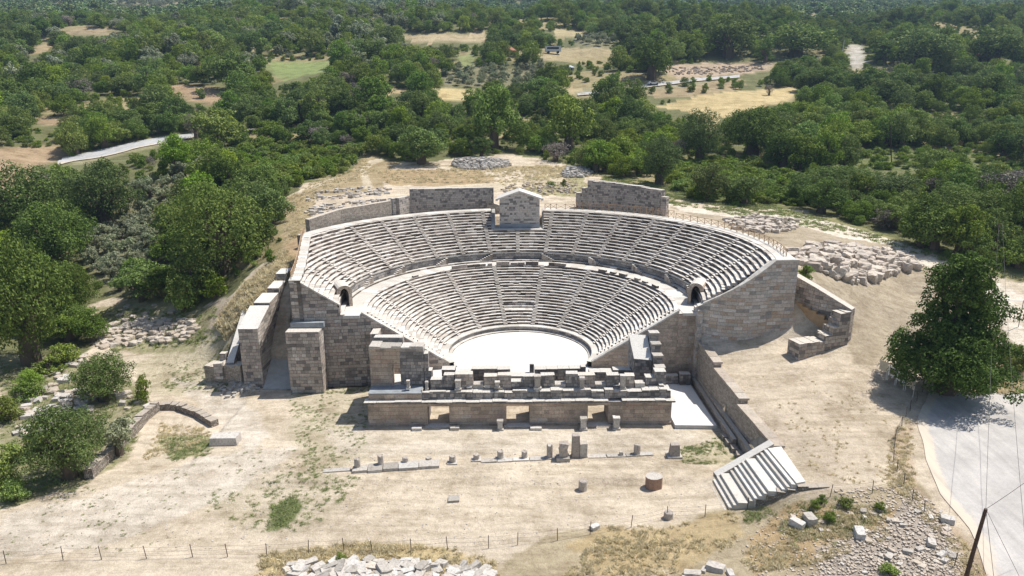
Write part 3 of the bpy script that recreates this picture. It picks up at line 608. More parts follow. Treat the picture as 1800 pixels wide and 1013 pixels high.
for l0, l1 in ((endang(36.7, -1), -h), (h, endang(36.7, 1))):
    mb = MB(); ring(mb, [(RU1-.05, ZU1-.3), (RU1-.05, ZU1+.06), (RU1+2.3, ZU1+.06), (RU1+2.3, ZU1-3)], (l0, l1), [1, 0, 0], 1.3); mb.build('rim_walkway', ['coping', 'riser'], TH)
# left side border following the cut rows
mb = MB(); n = 24
ys = np.linspace(-8.2, 13.2, n+1)
for k in range(n):
    y0, y1 = ys[k], ys[k+1]; z = [min(17.1, zprof(math.hypot(edgeX(y), y))+.12) for y in (y0, y1)]; e0, e1 = edgeX(y0), edgeX(y1)
    B = [(e0-1.3, y0, 4), (e0+.35, y0, 4), (e1+.35, y1, 4), (e1-1.3, y1, 4)]; mb.hexa(B, [(B[0][0], y0, z[0]), (B[1][0], y0, z[0]), (B[2][0], y1, z[1]), (B[3][0], y1, z[1])], 1, random.random(), topmat=0)
mb.build('side_border', ['coping', 'clean_wall'], TH)
# little stairs against the podium
for s_ in (-1, 1):
    for a in (10.2, 30, 50, 68, 84) if s_ > 0 else (11, 30, 50, 68):
        mb = MB()
        for k in range(7):
            A = R(a+k*.85)*s_; f = Vector((math.sin(A), math.cos(A), 0)); q = Vector((f.y, -f.x, 0)); z1 = ZU0-.2-k*.2
            B = [f*(RU0-.62)-q*.21, f*(RU0-.62)+q*.21, f*(RU0+.02)+q*.21, f*(RU0+.02)-q*.21]; mb.hexa([(p.x, p.y, ZL1) for p in B], [(p.x, p.y, z1) for p in B], 1, random.uniform(.4, .9), topmat=0)
        mb.build('podium_stair', ['tread', 'riser'], TH)
# vaulted entrances: a block with a pointed-arch tunnel through it
for s_ in (-1, 1):
    cx_, cy_ = 26.35*s_, -2.6; tilt = .42*s_; f = Vector((math.sin(tilt), math.cos(tilt), 0)); q = Vector((f.y, -f.x, 0)); mb = MB(); z0 = ZL1; Hh = 3.3
    W2 = 1.15; w2 = .66; pts = [(-w2, z0), (-w2, z0+1.7)]+[(-w2*math.cos(t_), z0+1.7+1.15*math.sin(t_)) for t_ in np.linspace(.3, math.pi-.3, 9)]+[(w2, z0+1.7), (w2, z0)]
    def pp(u, z, d_): p = Vector((cx_, cy_, 0))+f*d_+q*u; return (p.x, p.y, z)
    out = [(-W2, z0), (-W2, z0+1.7)]+[(-W2*math.cos(t_)*1.0, z0+1.7+(Hh-1.7)*math.sin(t_)**.5) for t_ in np.linspace(.3, math.pi-.3, 9)]+[(W2, z0+1.7), (W2, z0)]
    for i in range(len(pts)-1):
        mb.face([pp(*out[i], 0), pp(*pts[i], 0), pp(*pts[i+1], 0), pp(*out[i+1], 0)], 0); mb.face([pp(*pts[i], 0), pp(*pts[i], 4), pp(*pts[i+1], 4), pp(*pts[i+1], 0)], 1)
        mb.face([pp(*out[i], 0), pp(*out[i+1], 0), pp(*out[i+1], 3.6), pp(*out[i], 3.6)], 0)
    mb.face([pp(-w2, z0, 4), pp(w2, z0, 4), pp(w2, z0+3, 4), pp(-w2, z0+3, 4)], 1); mb.face([pp(-w2, z0+.02, 0), pp(w2, z0+.02, 0), pp(w2, z0+.02, 4), pp(-w2, z0+.02, 4)], 1)
    mb.build('vaulted_entrance', ['stage_wall', 'dark_wall'], TH)
# orchestra floor
mb = MB(); e = endang(R0, 1); P_ = [(R0*math.sin(x), R0*math.cos(x), .0) for x in np.linspace(-e, e, 60)]+[(13.4, -6, 0), (13.4, -11.9, 0), (-13.4, -11.9, 0), (-13.4, -6, 0)]
mb.hexa([(x, y, -1.7) for x, y, z in P_][::-1], P_[::-1], 0); mb.build('orchestra_floor', 'orchestra', TH)
# retaining walls (analemmata) with sloping coping
def coping(mb, pts, wd=.75):
    for (a, b_) in zip(pts[:-1], pts[1:]):
        L = math.hypot(b_[0]-a[0], b_[1]-a[1]); nx, ny = -(b_[1]-a[1])/L, (b_[0]-a[0])/L
        if ny < 0: nx, ny = -nx, -ny
        B = [(a[0]-nx*.06, a[1]-ny*.06, a[2]-.02), (b_[0]-nx*.06, b_[1]-ny*.06, b_[2]-.02), (b_[0]+nx*wd, b_[1]+ny*wd, b_[2]-.02), (a[0]+nx*wd, a[1]+ny*wd, a[2]-.02)]
        if b_[0] < a[0]: B = [B[1], B[0], B[3], B[2]]
        mb.hexa(B, [(x, y, z+.24) for x, y, z in B], 0, random.random())
def lowline(sgn):
    P = []
    for r in np.linspace(11.9, RL1+.2, 14):
        a = endang(r, 1)*sgn; P.append((r*math.sin(a), r*math.cos(a)-.25, ZL0+(r-RL0)/DL*CL+.22))
    return P
def upline(sgn, rmax, bulge=0, y0=0):
    P = []; rs = np.linspace(RU0-.2, rmax, 14)
    for i, r in enumerate(rs):
        a = endang(r, 1)*sgn; f = (r-rs[0])/(rs[-1]-rs[0])
        P.append((r*math.sin(a), r*math.cos(a)-.25-y0-bulge*math.sin(math.pi*min(1, f*1.0)), ZU0+(r-RU0)/DU*CU+.12))
    return P
LL = lowline(-1); LR = lowline(1)
UL = upline(-1, 32.3); UR = upline(1, 36.4, 1.3, .6)
def face_wall(mb, P, zb, th=1.1):
    P = sorted(P); mb.wall([(p[0], p[1]) for p in P], [zb(p[0]) if callable(zb) else zb for p in P], [p[2] for p in P], th, 0, step=9)
# left analemma: one wall with lower slope, landing and upper slope
mb = MB(); base = lambda x: -2.0
yL = lambda x: analY(x)-.25
landing = [(-24.6, yL(24.6), ZL1+.1), (-26.7, yL(26.7), ZL1+.1)]
face_wall(mb, LL, -2); face_wall(mb, [(-22.7, yL(23.2), ZL1+.1), (-26.2, yL(26.2), ZL1+.1)], -2)
xe = -32.55; face_wall(mb, [(-26.2, yL(26.2), ZU0-.3)]+UL+[(xe, yL(xe), UL[-1][2])], -2)
mb.wall([(xe, yL(xe)+1.1), (xe, yL(xe))], [-2, -2], [UL[-1][2]]*2, 1.0, 0); mb.wall([(xe-.9, 6), (xe+.02, yL(xe)+1.1)], [-2, -2], [13.6]*2, 1.0, 0, step=2)
mb.build('retaining_wall', 'wall', TH)
mb = MB(); coping(mb, LL); coping(mb, UL+[(xe-.05, yL(xe), UL[-1][2])]); mb.box(-26.4, -23.2, yL(25)-.08, yL(25)+2.2, ZL1-.3, ZL1+.14, 0, .8); mb.build('coping', 'coping', TH)
mb = MB(); mb.box(-33.0, -28.3, -10.6, -8.4, -2, 7.7, 0, jit=.03); mb.build('buttress', 'wall', TH); mb = MB(); mb.box(-21.4, -20.3, -9.4, -6.6, -2, 6.9, 0, jit=.03); mb.build('buttress', 'wall', TH)
mb = MB(); mb.box(-32.7, -28.0, -9.0, -8.3, 7.75, 8.5, 0); mb.build('mortar_ledge', 'blue_plaster', TH)
# right analemma: lower in shade, upper bulging forward
mb = MB(); face_wall(mb, LR, -2); mb.box(22.8, 25.4, yL(24.5), yL(24.5)+2, -2, ZL1+.05, 0); mb.build('retaining_wall', 'stage_wall', TH)
mb = MB(); URx = [(25.3, yL(25.3)-.6, ZU0-.3)]+UR; x1, y1, z1 = UR[-1]
face_wall(mb, URx+[(38.5, y1+.1, z1)], 1.5, 1.3); mb.box(25.3, 26.0, yL(25.3)-1.0, yL(25.3)+1.5, -2, ZU0-.8, 0); mb.build('retaining_wall', 'clean_wall', TH)
mb = MB(); mb.wall([(38.55, y1+.15), (39.2, -3), (40.6, 3)], [2, 3, 6], [z1, z1, z1-.2], 1.3, 0, step=2); mb.box(38.6, 39.6, -6.6, -5.4, 2, 13.4, 0); mb.build('side_wall', 'clean_wall', TH)
mb = MB(); coping(mb, LR); mb.build('coping', 'coping', TH); mb = MB(); coping(mb, UR+[(38.6, y1+.1, z1)], .7); mb.build('coping', 'coping', TH); mb = MB(); mb.box(23.4, 25.5, yL(24.5)-.05, yL(24.5)+2.6, ZL1-.3, ZL1+.12, 0, .8); mb.build('landing', 'coping', TH)
mb = MB(); mb.wall([(25.6, yL(25.5)-.9)]+[(p[0], p[1]-.35) for p in UR]+[(38.6, y1-.2)], [1]*(len(UR)+2), [5.3]+[5.3-.25*math.sin(i/14*3.1) for i in range(len(UR))]+[5.2], .4, 0, step=9); mb.build('plinth', 'stage_wall', TH)
# ================================================================== pedimented block at the back of the seating
zt0 = ZU0+8*CU
TB = thing('pedimented_block', 'tall stone block with a triangular gable top standing in the upper middle of the seating', 'monument', (0, 35, zt0))
yb = 32.9
mb = MB(); mb.box(-3.55, 4.35, yb, yb+4.2, zt0-.5, zt0+5.9, 0); mb.v and None
x0, x1, xm = -3.55, 4.35, .4; z0, z1 = zt0+5.9, zt0+7.2
mb.face([(x0, yb-.0, z0), (x1, yb, z0), (xm, yb, z1)], 0); mb.face([(x1, yb+4.2, z0), (x0, yb+4.2, z0), (xm, yb+4.2, z1)], 0)
mb.build('wall', 'temple_wall', TB)
mb = MB()
for (a, b_) in (((x0-.5, z0-.12), (xm, z1+.12)), ((xm, z1+.12), (x1+.5, z0-.12))):
    B = [(a[0], yb-.3, a[1]-.12), (b_[0], yb-.3, b_[1]-.12), (b_[0], yb+4.5, b_[1]-.12), (a[0], yb+4.5, a[1]-.12)]; mb.hexa(B, [(x, y, z+.3) for x, y, z in B], 0, .7)
mb.box(x0-.75, x0-.3, yb-.35, yb+.3, z0-.35, z0+.1, 0, .8); mb.box(x1+.3, x1+.75, yb-.35, yb+.3, z0-.35, z0+.1, 0, .8); mb.build('gable_coping', 'coping', TB)
mb = MB(); mb.box(-5.25, 5.4, yb-1.0, yb+4, zt0-1.2, zt0+.06, 0, .7); mb.build('base_slab', 'coping', TB)
mb = MB(); mb.box(-3.6, 4.4, yb-.14, yb-.01, zt0, zt0+.95, 0); mb.build('mortar_band', 'blue_plaster', TB)
for s_, xa in ((-1, -4.9), (1, 5.35)):
    mb = MB(); B = [(xa-.35, yb-.8, zt0-.8), (xa+.35, yb-.8, zt0-.8), (xa+.35, yb+5, zt0-.8), (xa-.35, yb+5, zt0-.8)]; mb.hexa(B, [(B[0][0], B[0][1], zt0+.25), (B[1][0], B[1][1], zt0+.25), (B[2][0], B[2][1], ZU1+.1), (B[3][0], B[3][1], ZU1+.1)], 0, .8); mb.build('side_ramp', 'plaster', TB)
# ================================================================== rear walls
def wall_thing(name, label, cat, parts, group=None):
    p0 = parts[0][1][0]; o = thing(name, label, cat, (p0[0], p0[1], parts[0][2][0]), group=group)
    for nm, pts, zb, zt, th, mat, kw in parts:
        mb = MB(); mb.wall(pts, zb, zt, th, 0, **kw); mb.build(nm, mat, o)
    return o
P1, P2, P3, P4 = [at(*q, z=16.9)[:2] for q in ((722, 372), (868, 366), (545, 404), (700, 378))]
G_ = at(672, 380, z=16.9)[:2]
wall_thing('rear_wall', 'long straight dark chequered stone wall behind the upper left seats, left of the gabled block', 'wall',
    [('main_wall', [P1, P2], [14, 14], [21.4, 21.2], 1.2, 'grey_wall', dict(rough=.05, step=1.4)), ('lower_shoulder', [at(703, 377, z=16.9)[:2], P1-np.array((.02, 0))], [14, 14], [20.1, 20.1], 1.1, 'grey_wall', dict(step=2)), ('broken_end', [P2+np.array((.02, 0)), P2+np.array((1.3, .1))], [14, 14], [17.9, 17.4], 1.1, 'grey_wall', {})])
wall_thing('rear_wall', 'low wall of small stones behind the far left seats, partly plastered over', 'wall',
    [('wall', [P3, at(600, 393, z=16.9)[:2], at(690, 380, z=16.9)[:2]], [12, 14, 14], [18.7, 19.5, 19.9], 1.1, 'rubble_wall', dict(step=2.5)), ('door_jamb', [at(691, 380, z=16.9)[:2], at(697, 379.5, z=16.9)[:2]], [14, 14], [20.3, 20.3], 1.1, 'grey_wall', {})])
P5, P6 = at(1012, 360, z=17)[:2], at(1170, 375, z=17)[:2]; Pm = at(1090, 364.5, z=17)[:2]
wall_thing('rear_wall', 'broad grey ashlar wall with ragged top behind the upper right seats, above a timber screen', 'wall',
    [('main_wall', [at(1032, 361.5, z=17)[:2], Pm, at(1160, 374, z=17)[:2]], [14, 14, 14], [22.3, 21.9, 21.3], 1.4, 'grey_wall', dict(rough=.12, step=1.1)), ('stepped_end', [P5, at(1022, 360.5, z=17)[:2], at(1031.8, 361.4, z=17)[:2]], [14]*3, [18.9, 20.2, 21.2], 1.3, 'grey_wall', dict(rough=.1, step=.8)), ('broken_end', [at(1160.3, 374.1, z=17)[:2], P6], [14, 14], [20.4, 19.4], 1.3, 'grey_wall', dict(rough=.3, step=.7))])
# ================================================================== stage building
SB_ = thing('stage_building', 'ruined stage building with three doorways in its front wall and broken walls standing on top', 'ruin', (0, -20, FL))
YF = -21.0; fx0, fx1 = at(647, 727, Y=YF)[0], at(1180, 727, Y=YF)[0]
doors = [(at(a, 735, Y=YF)[0], at(b_, 735, Y=YF)[0]) for a, b_ in ((752, 790), (890, 931), (1033, 1069))]
xs = [fx0]+[q for d_ in doors for q in d_]+[fx1]
for i in range(0, 8, 2):
    mb = MB(); mb.box(xs[i], xs[i+1], YF, YF+2.4, FL-.4, 1.62, 0); mb.box(xs[i]-.0, xs[i+1]+.0, YF-.12, YF-.003, FL-.4, FL+.35, 0, .8); mb.build('front_wall', 'stage_wall', SB_)
for k, (a, b_) in enumerate(doors):
    mb = MB(); mb.box(a+.003, b_-.003, YF+.04, YF+.95, 1.1, 1.61, 0); mb.build('lintel', 'stage_wall', SB_)
    mb = MB(); mb.box(a-.3, b_+.3, YF-.7, YF+.5, FL-.3, FL+.1, 0, jit=.02); mb.build('threshold', 'stage_wall', SB_)
x = fx0-.35
while x < fx1+.3:
    L = random.uniform(1.2, 2.4); x2 = min(x+L, fx1+.35); 
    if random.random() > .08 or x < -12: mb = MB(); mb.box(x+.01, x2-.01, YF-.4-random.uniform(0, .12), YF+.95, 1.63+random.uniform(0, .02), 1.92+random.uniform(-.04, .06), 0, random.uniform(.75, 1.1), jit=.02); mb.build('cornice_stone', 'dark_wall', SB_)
    x = x2
mb = MB(); mb.box(fx0+.15, -12.85, YF+.3, YF+2.4, 1.95, 2.72, 0, jit=.02); mb.build('attic_wall', 'stage_wall', SB_)
mb = MB(); mb.box(fx0+.1, -12.9, YF+.25, YF+2.9, 2.725, 2.86, 0, jit=.01); mb.build('mortar_ledge', 'blue_plaster', SB_)
# attic course: broken stones with bright tops
x = -12.8
while x < fx1-.1:
    x2 = min(x+random.uniform(.9, 2.1), fx1-.1); z1 = random.uniform(2.75, 3.1); xm_ = (x+x2)/2; dr = any(a-.3 < xm_ < b_+.3 for a, b_ in doors); mb = MB(); mb.box(x+.015, x2-.015, YF+.4+random.uniform(-.1, .12), YF+(.97 if dr else 2.25), 1.93, z1, 0, random.uniform(.7, 1.25), jit=.05)
    if not dr and random.random() < .3: mb.box(x+.1, x2-.2, YF+1.2, YF+2.2, z1, z1+random.uniform(.15, .35), 0, 1.1, jit=.06)
    mb.build('attic_stone', 'dark_wall', SB_); x = x2
for i in range(0, 8, 2): mb = MB(); mb.box(max(xs[i], -19.5), xs[i+1]-.02, YF+2.42, YF+3.9, FL, 2.2, 0, jit=.02); mb.build('cross_wall', 'dark_wall', SB_)
def pxbox(px0, px1, ytop, ybot, Y, depth, mat, name, zt=None, zb=None, par=SB_, jit=.03, tint=None, taper=0):
    xa, xb = at(px0, ytop, Y=Y)[0], at(px1, ytop, Y=Y)[0]; z1 = at(px0, ytop, Y=Y)[2]; z0 = at(px0, ybot, Y=Y)[2] if zb is None else zb
    mb = MB(); mb.box(xa, xb, Y, Y+depth, z0, z1, 0, tint, jit=jit, taper=taper); return mb.build(name, mat, par)
# left tower with its window
Yt = -18.4; tx0, tx1 = at(650, 640, Y=Yt)[0], at(745, 640, Y=Yt)[0]; wx0, wx1 = at(690, 655, Y=Yt)[0], at(704, 655, Y=Yt)[0]
zt1 = at(700, 613, Y=Yt)[2]; zw0, zw1 = at(695, 677, Y=Yt)[2], at(695, 641, Y=Yt)[2]
mb = MB(); mb.box(tx0, wx0, Yt, Yt+1.3, 1.9, zt1, 0); mb.build('tower_wall', 'stage_wall', SB_)
mb = MB(); mb.box(wx0+.004, wx1-.004, Yt+.01, Yt+1.3, zw1, zt1-.02, 0); mb.box(wx0+.004, wx1-.004, Yt+.01, Yt+1.3, 1.9, zw0, 0); mb.build('window_surround', 'stage_wall', SB_)
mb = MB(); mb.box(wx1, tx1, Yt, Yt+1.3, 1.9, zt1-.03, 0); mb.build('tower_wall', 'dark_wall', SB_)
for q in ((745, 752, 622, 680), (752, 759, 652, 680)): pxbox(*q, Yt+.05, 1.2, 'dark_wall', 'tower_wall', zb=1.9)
mb = MB()
for (a, b_, zt_, d_) in ((650, 668, .35, 2.4), (669, 690, .2, 2.2), (690, 705, .35, 1.2), (706, 722, .25, 1.6), (722, 744, .3, 1.5)):
    mb.box(at(a, 612, Y=Yt)[0]-.1, at(b_, 612, Y=Yt)[0], Yt-.15, Yt+d_, zt1, zt1+zt_, 0, random.uniform(.8, 1.2), jit=.07)
mb.build('tower_coping', 'rock_white', SB_)
mb = MB(); mb.box(tx0+.3, tx0+4.1, Yt+2.0, Yt+3.2, zt1-1.0, zt1+.8, 0, jit=.05); mb.build('tower_back', 'dark_wall', SB_)
mb = MB(); mb.box(tx0+1.02, tx1-.3, Yt+1.31, Yt+5.2, FL, 2.35, 1, topmat=0); mb.build('tower_floor', ['coping', 'stage_wall'], SB_)
mb = MB(); mb.box(tx0, tx0+1.0, Yt+1.32, Yt+7.5, FL, zt1-1.2, 0, jit=.05); mb.build('side_wall', 'stage_wall', SB_)
# piers on the front
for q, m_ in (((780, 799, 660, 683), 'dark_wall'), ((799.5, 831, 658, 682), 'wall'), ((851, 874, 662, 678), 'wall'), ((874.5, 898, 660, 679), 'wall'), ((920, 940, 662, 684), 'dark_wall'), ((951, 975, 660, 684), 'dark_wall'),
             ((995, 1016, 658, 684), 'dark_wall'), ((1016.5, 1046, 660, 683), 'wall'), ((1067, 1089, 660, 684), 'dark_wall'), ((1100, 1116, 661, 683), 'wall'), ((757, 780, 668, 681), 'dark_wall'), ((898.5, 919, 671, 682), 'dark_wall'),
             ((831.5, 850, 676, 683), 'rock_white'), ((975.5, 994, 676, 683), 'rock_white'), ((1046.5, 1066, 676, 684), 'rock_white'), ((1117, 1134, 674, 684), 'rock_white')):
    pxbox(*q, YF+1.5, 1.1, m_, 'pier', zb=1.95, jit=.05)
# right tower and its stepped side wall
for q, d_ in (((1135, 1151, 664, 689), 1.3), ((1151.5, 1171, 654, 689), 1.4)): pxbox(*q, YF+1.9, d_, 'dark_wall', 'tower_wall', zb=2.0, jit=.05)
xr0, xr1 = at(1153, 650, Y=YF+3.4)[0], at(1169, 650, Y=YF+3.4)[0]; Ys = YF+3.35
for k in range(4):
    mb = MB(); mb.box(xr0, xr1, Ys, Ys+1.55, 2.0, 4.6+k*1.05, 0, jit=.06); mb.box(xr0-.1, xr1+.08, Ys-.08, Ys+1.2, 4.62+k*1.05, 4.86+k*1.05, 1, random.uniform(.8, 1), jit=.04); mb.build('stepped_wall', ['dark_wall', 'rock_white'], SB_); Ys += 1.57
mb = MB(); B = [(xr0-2.4, YF+6.2, 2), (xr0-.1, YF+5.6, 2), (xr0-.1, YF+9.5, 2), (xr0-2.6, YF+9.8, 2)]; mb.hexa(B, [(x, y, z) for (x, y, _), z in zip(B, (5.0, 5.0, 7.2, 7.2))], 0, topmat=1); mb.build('leaning_slab', ['dark_wall', 'coping'], SB_)
# rear stage wall pieces: shade painted into the dark fronts, paler tops
for q, Y_ in (((776, 800, 650, 668), -13.0), ((828, 897, 649, 668), -12.9), ((897.5, 931, 662, 672), -14), ((931, 939, 641, 668), -13), ((940, 1021, 649, 668), -12.9), ((1021.5, 1030, 645, 668), -13), ((1036, 1076, 654, 668), -14.5), ((1078, 1121, 651, 668), -13.4), ((805, 827, 655, 668), -14)):
    xa, xb = at(q[0], q[2], Y=Y_)[0], at(q[1], q[2], Y=Y_)[0]; z1 = at(q[0], q[2], Y=Y_)[2]; mb = MB(); n = max(1, int((xb-xa)/1.5))
    for k in range(n): mb.box(xa+(xb-xa)*k/n+.01, xa+(xb-xa)*(k+1)/n-.01, Y_, Y_+(1.4 if z1 < 3.5 else .7)+random.uniform(-.2, .2), FL, z1+random.uniform(-.08, .05), 0, random.uniform(.6, 1), jit=.03)
    mb.build('rear_wall', 'dark_wall', SB_)
# pedestals on the ledge and on the ground
def pedestal(px0, px1, ytop, ybot, Y=None, label=None, onground=False):
    pxm = (px0+px1)/2
    if onground: p = ground(pxm, ybot); z0 = p[2]-.05; Y = p[1]
    else: p = at(pxm, ybot, Y=Y); z0 = p[2]
    zc_ = (np.array(p)-CP)@fwd; wd = (px1-px0)*zc_/F; ht = (ybot-ytop)*zc_/F/math.cos(PITCH)*.98
    mb = MB(); x, y = p[0], p[1]; h2 = wd/2
    mb.box(x-h2, x+h2, y, y+wd, z0, z0+ht*.16, 0, jit=.02); mb.box(x-h2*.72, x+h2*.72, y+h2*.28, y+wd-h2*.28, z0+ht*.16, z0+ht*.84, 0, jit=.015); mb.box(x-h2*.9, x+h2*.9, y+h2*.1, y+wd-h2*.1, z0+ht*.84, z0+ht, 0, jit=.03)
    o = mb.build('pedestal', 'rock_white', None, loc=(x, y, z0)); return tag(o, label, 'pedestal', 'pedestals of the stage front')
for q, lb in (((714, 721, 669, 684), 'small grey pedestal on the blue-grey ledge below the left tower window'), ((747, 753, 671, 686), 'thin broken pedestal at the right foot of the left tower'), ((799, 811, 669, 687), 'white pedestal before the double pier right of the left tower'), ((869, 879, 672, 683), 'short white pedestal on the ledge above the plain wall between left and middle doorways'),
              ((938, 952, 661, 686), 'tall white pedestal on the ledge above the middle doorway'), ((1018, 1029, 664, 687), 'white pedestal on the ledge left above the right doorway'), ((1089, 1101, 660, 687), 'tall white pedestal on the ledge right of the right doorway')):
    pedestal(*q, Y=YF+1.0 if q[0] < 760 else YF+.7, label=lb)
for q, lb in (((873, 885, 739, 758), 'grey pedestal on the ground left of the middle doorway'), ((1019, 1033, 735, 758), 'tan pedestal on the ground left of the right doorway'), ((1077, 1091, 734, 757), 'tan pedestal on the ground right of the right doorway')): pedestal(*q, onground=True, label=lb)
for q, lb in (((724, 741, 751, 758), 'flat white block lying before the left doorway'), ((791, 807, 746, 757), 'grey block lying right of the left doorway'), ((932, 952, 747, 757), 'grey slab lying right of the middle doorway')):
    p = ground((q[0]+q[1])/2, q[3]); zc_ = (p-CP)@fwd; wd = (q[1]-q[0])*zc_/F; mb = MB(); mb.box(p[0]-wd/2, p[0]+wd/2, p[1], p[1]+.7, p[2]-.1, p[2]+.35, 0, jit=.04); tag(mb.build('stone_block', 'rock_white', None, loc=p), lb, 'stone block')
# ================================================================== right passage: wall, platform, steps
def hw(name, label, cat='wall'): return name, label, cat
PW = thing('passage_wall', 'long brown retaining wall stepping down beside the white paved strip', 'wall', (wallX(-20), -20, FL))
for (y0, y1, z0, z1, k) in ((-8.4, -15.2, 4.9, 4.35, 0), (-15.2, -24.2, 3.6, 3.2, 1), (-24.2, -34.0, 2.5, 2.1, 2)):
    mb = MB(); mb.wall([(wallX(y0), y0), (wallX(y1)+.25*k, y1)], [-2, -2], [z0, z1], 1.25, 0, step=30, batter=.25); mb.build('wall_section', 'rubble_wall', PW)
    mb = MB(); n = int((y0-y1)/1.5)
    for i in range(n):
        a, b_ = y0+(y1-y0)*i/n-.01, y0+(y1-y0)*(i+1)/n+.01; za, zb_ = z0+(z1-z0)*i/n, z0+(z1-z0)*(i+1)/n; xa, xb = wallX(y0)+.1+(wallX(y1)+.25*k-wallX(y0))*i/n, wallX(y0)+.1+(wallX(y1)+.25*k-wallX(y0))*(i+1)/n; jz = random.uniform(0, .04)
        B = [(xb, b_, zb_-.05), (xb+1.3, b_, zb_-.05), (xa+1.3, a, za-.05), (xa, a, za-.05)]; mb.hexa(B, [(x+random.uniform(-.03, .03), y, z+.25+jz) for x, y, z in B], 0, random.uniform(.85, 1.05))
    mb.build('coping', 'rock_tan', PW)
# pavement strip
mb = MB(); P_ = [(fx1+.25, YF-1.3), (24.6, YF-1.5), (24.5, -8.2), (13.6, -8.0), (13.6, -11.8), (fx1+.25, -13)]
mb.hexa([(x, y, -2) for x, y in P_], [(x, y, -1.08) for x, y in P_], 1, topmat=0); tag(mb.build('pavement', ['platform', 'edge']), kind='structure')
mb = MB(); mb.wall([(25.0, -8.6), (25.15, -27)], [-2, -2], [-.62, -.62], .5, 0, step=3, rough=.02); mb.wall([(25.5, -8.6), (25.9, -31)], [-2, -2], [-.2, -.2], .5, 0, step=3, rough=.02); tag(mb.build('stone_bench', 'rubble_wall', None, loc=(25.1, -18, FL)), 'low two-tier stone bench in the shade along the foot of the passage wall', 'bench')
for i in range(5):
    y = -25-i*1.5; mb = MB(); mb.box(24.5+i*.12, 25.1+i*.12, y-.5, y+.5, FL-.1, FL+.55, 0, .8, jit=.08); tag(mb.build('stone_block', 'column', None, loc=(24.8, y, FL)), 'dark squared stone in the shaded row at the foot of the passage wall', 'stone block', 'row of dark stones below the passage wall')
for (x, y, w_, d_, h_) in ((19.6, -8.6, 3.2, .9, 1.3), (22.9, -8.8, 1.5, 1.1, 1.7)):
    mb = MB(); mb.box(x, x+w_, y-d_, y, -1.1, -1.1+h_, 0, .8, jit=.05); tag(mb.build('stone_block', 'dark_wall', None, loc=(x, y, -1.1)), 'long dark block against the shaded wall at the end of the paved strip' if w_ > 2 else 'upright dark block in the corner at the end of the paved strip', 'stone block')
# broad steps
ST = thing('stone_steps', 'broad flight of white steps with two landings descending from the upper terrace', 'steps', tuple(at(1300, 870, z=-1)))
A_ = at(1349, 790, z=2.15); B_ = at(1400, 852, z=2.15); C_ = at(1246, 852, z=FL); D2 = at(1273, 901, z=FL)
risers = []; n = 13; fr = []; t_ = 0
spans = [1, 1, 1, 2.6, 1, 1, 1, 1, 2.9, 1, 1, 1]; tot = sum(spans); z = FL
for i, s__ in enumerate(spans):
    f0, f1 = t_/tot, (t_+s__)/tot; t_ += s__; z1 = FL+(2.15-FL)*(i+1)/len(spans)
    L0, R0_ = C_+(A_-C_)*f0, D2+(B_-D2)*f0; L1, R1_ = C_+(A_-C_)*f1, D2+(B_-D2)*f1; ex = (L1-L0)*.06; mb = MB()
    B = [(R0_[0], R0_[1], -2.2), (R1_[0]+ex[0], R1_[1]+ex[1], -2.2), (L1[0]+ex[0], L1[1]+ex[1], -2.2), (L0[0], L0[1], -2.2)]; mb.hexa(B, [(x, y, z1) for x, y, _ in B], 0, random.random(), bottom=False); mb.build('step', 'coping', ST)
mb = MB(); q = (A_-C_); q2 = np.array((-q[1], q[0], 0)); q2 = q2/np.linalg.norm(q2)
C2 = C_+(A_-C_)*.14
B = [C2, A_+q/np.linalg.norm(q)*.8, A_+q/np.linalg.norm(q)*.8+q2*1.0, C2+q2*1.0]; mb.hexa([(b[0], b[1], -2.2) for b in B], [(B[0][0], B[0][1], -.7), (B[1][0], B[1][1], 2.75), (B[2][0], B[2][1], 2.75), (B[3][0], B[3][1], -.7)], 0, topmat=1); mb.build('parapet', ['rubble_wall', 'coping'], ST)
mb = MB(); e1 = B_+(B_-A_)*.02; e2 = at(1458, 858, z=1.9); mid = at(1330, 890, z=-.4)
mb.wall([(mid[0], mid[1]+.3), (B_[0]+.05, B_[1]-.35), (e2[0], e2[1])], [-2.2, -1, .5], [.0, 2.05, 2.1], .8, 0, rough=.12, step=.9); mb.build('side_wall', 'drystone', ST)
mb = MB(); B = [(B_[0], B_[1]), (B_[0]+1.0, B_[1]+.3), (A_[0]+1.6, A_[1]+.3), (A_[0], A_[1])]; mb.hexa([(x, y, 0) for x, y in B], [(x, y, 2.32) for x, y in B], 0, .9); mb.build('top_landing', 'coping', ST)
# ================================================================== wing wall on the right
WW = thing('wing_wall', 'ruined L-shaped wall with a stepped broken end on the terrace right of the theatre', 'ruin', (41, -14, 4.4))
mb = MB(); mb.wall([(45.1, -12.2), (41.6, -8.4), (39.7, -4.9)][::-1], [3, 3, 3][::-1], [10.9, 13.0, 14.0][::-1], 1.2, 0, rough=0, step=4); mb.build('long_wall', 'wall', WW)
mb = MB(); mb.wall([(44.0, -12.0), (40.8, -8.6), (39.3, -5.4)][::-1], [3, 3, 3][::-1], [8.3, 10.0, 10.6][::-1], .8, 0, rough=.1, step=1); mb.build('mortar_face', 'earth_plaster', WW)
fr_ = lambda f: (37.4+7.6*f, -14.8+2.3*f)
for (f0, f1, z1, th) in ((0, .52, 6.9, 2.3), (.52, .66, 7.7, 1.6), (.66, .78, 8.8, 1.5), (.78, 1.0, 10.6, 1.7)):
    mb = MB(); mb.wall([fr_(f0+.001), fr_(f1-.001)], [3, 3], [z1, z1], th, 0, rough=.1, step=.7); mb.build('front_wall', 'wall', WW)
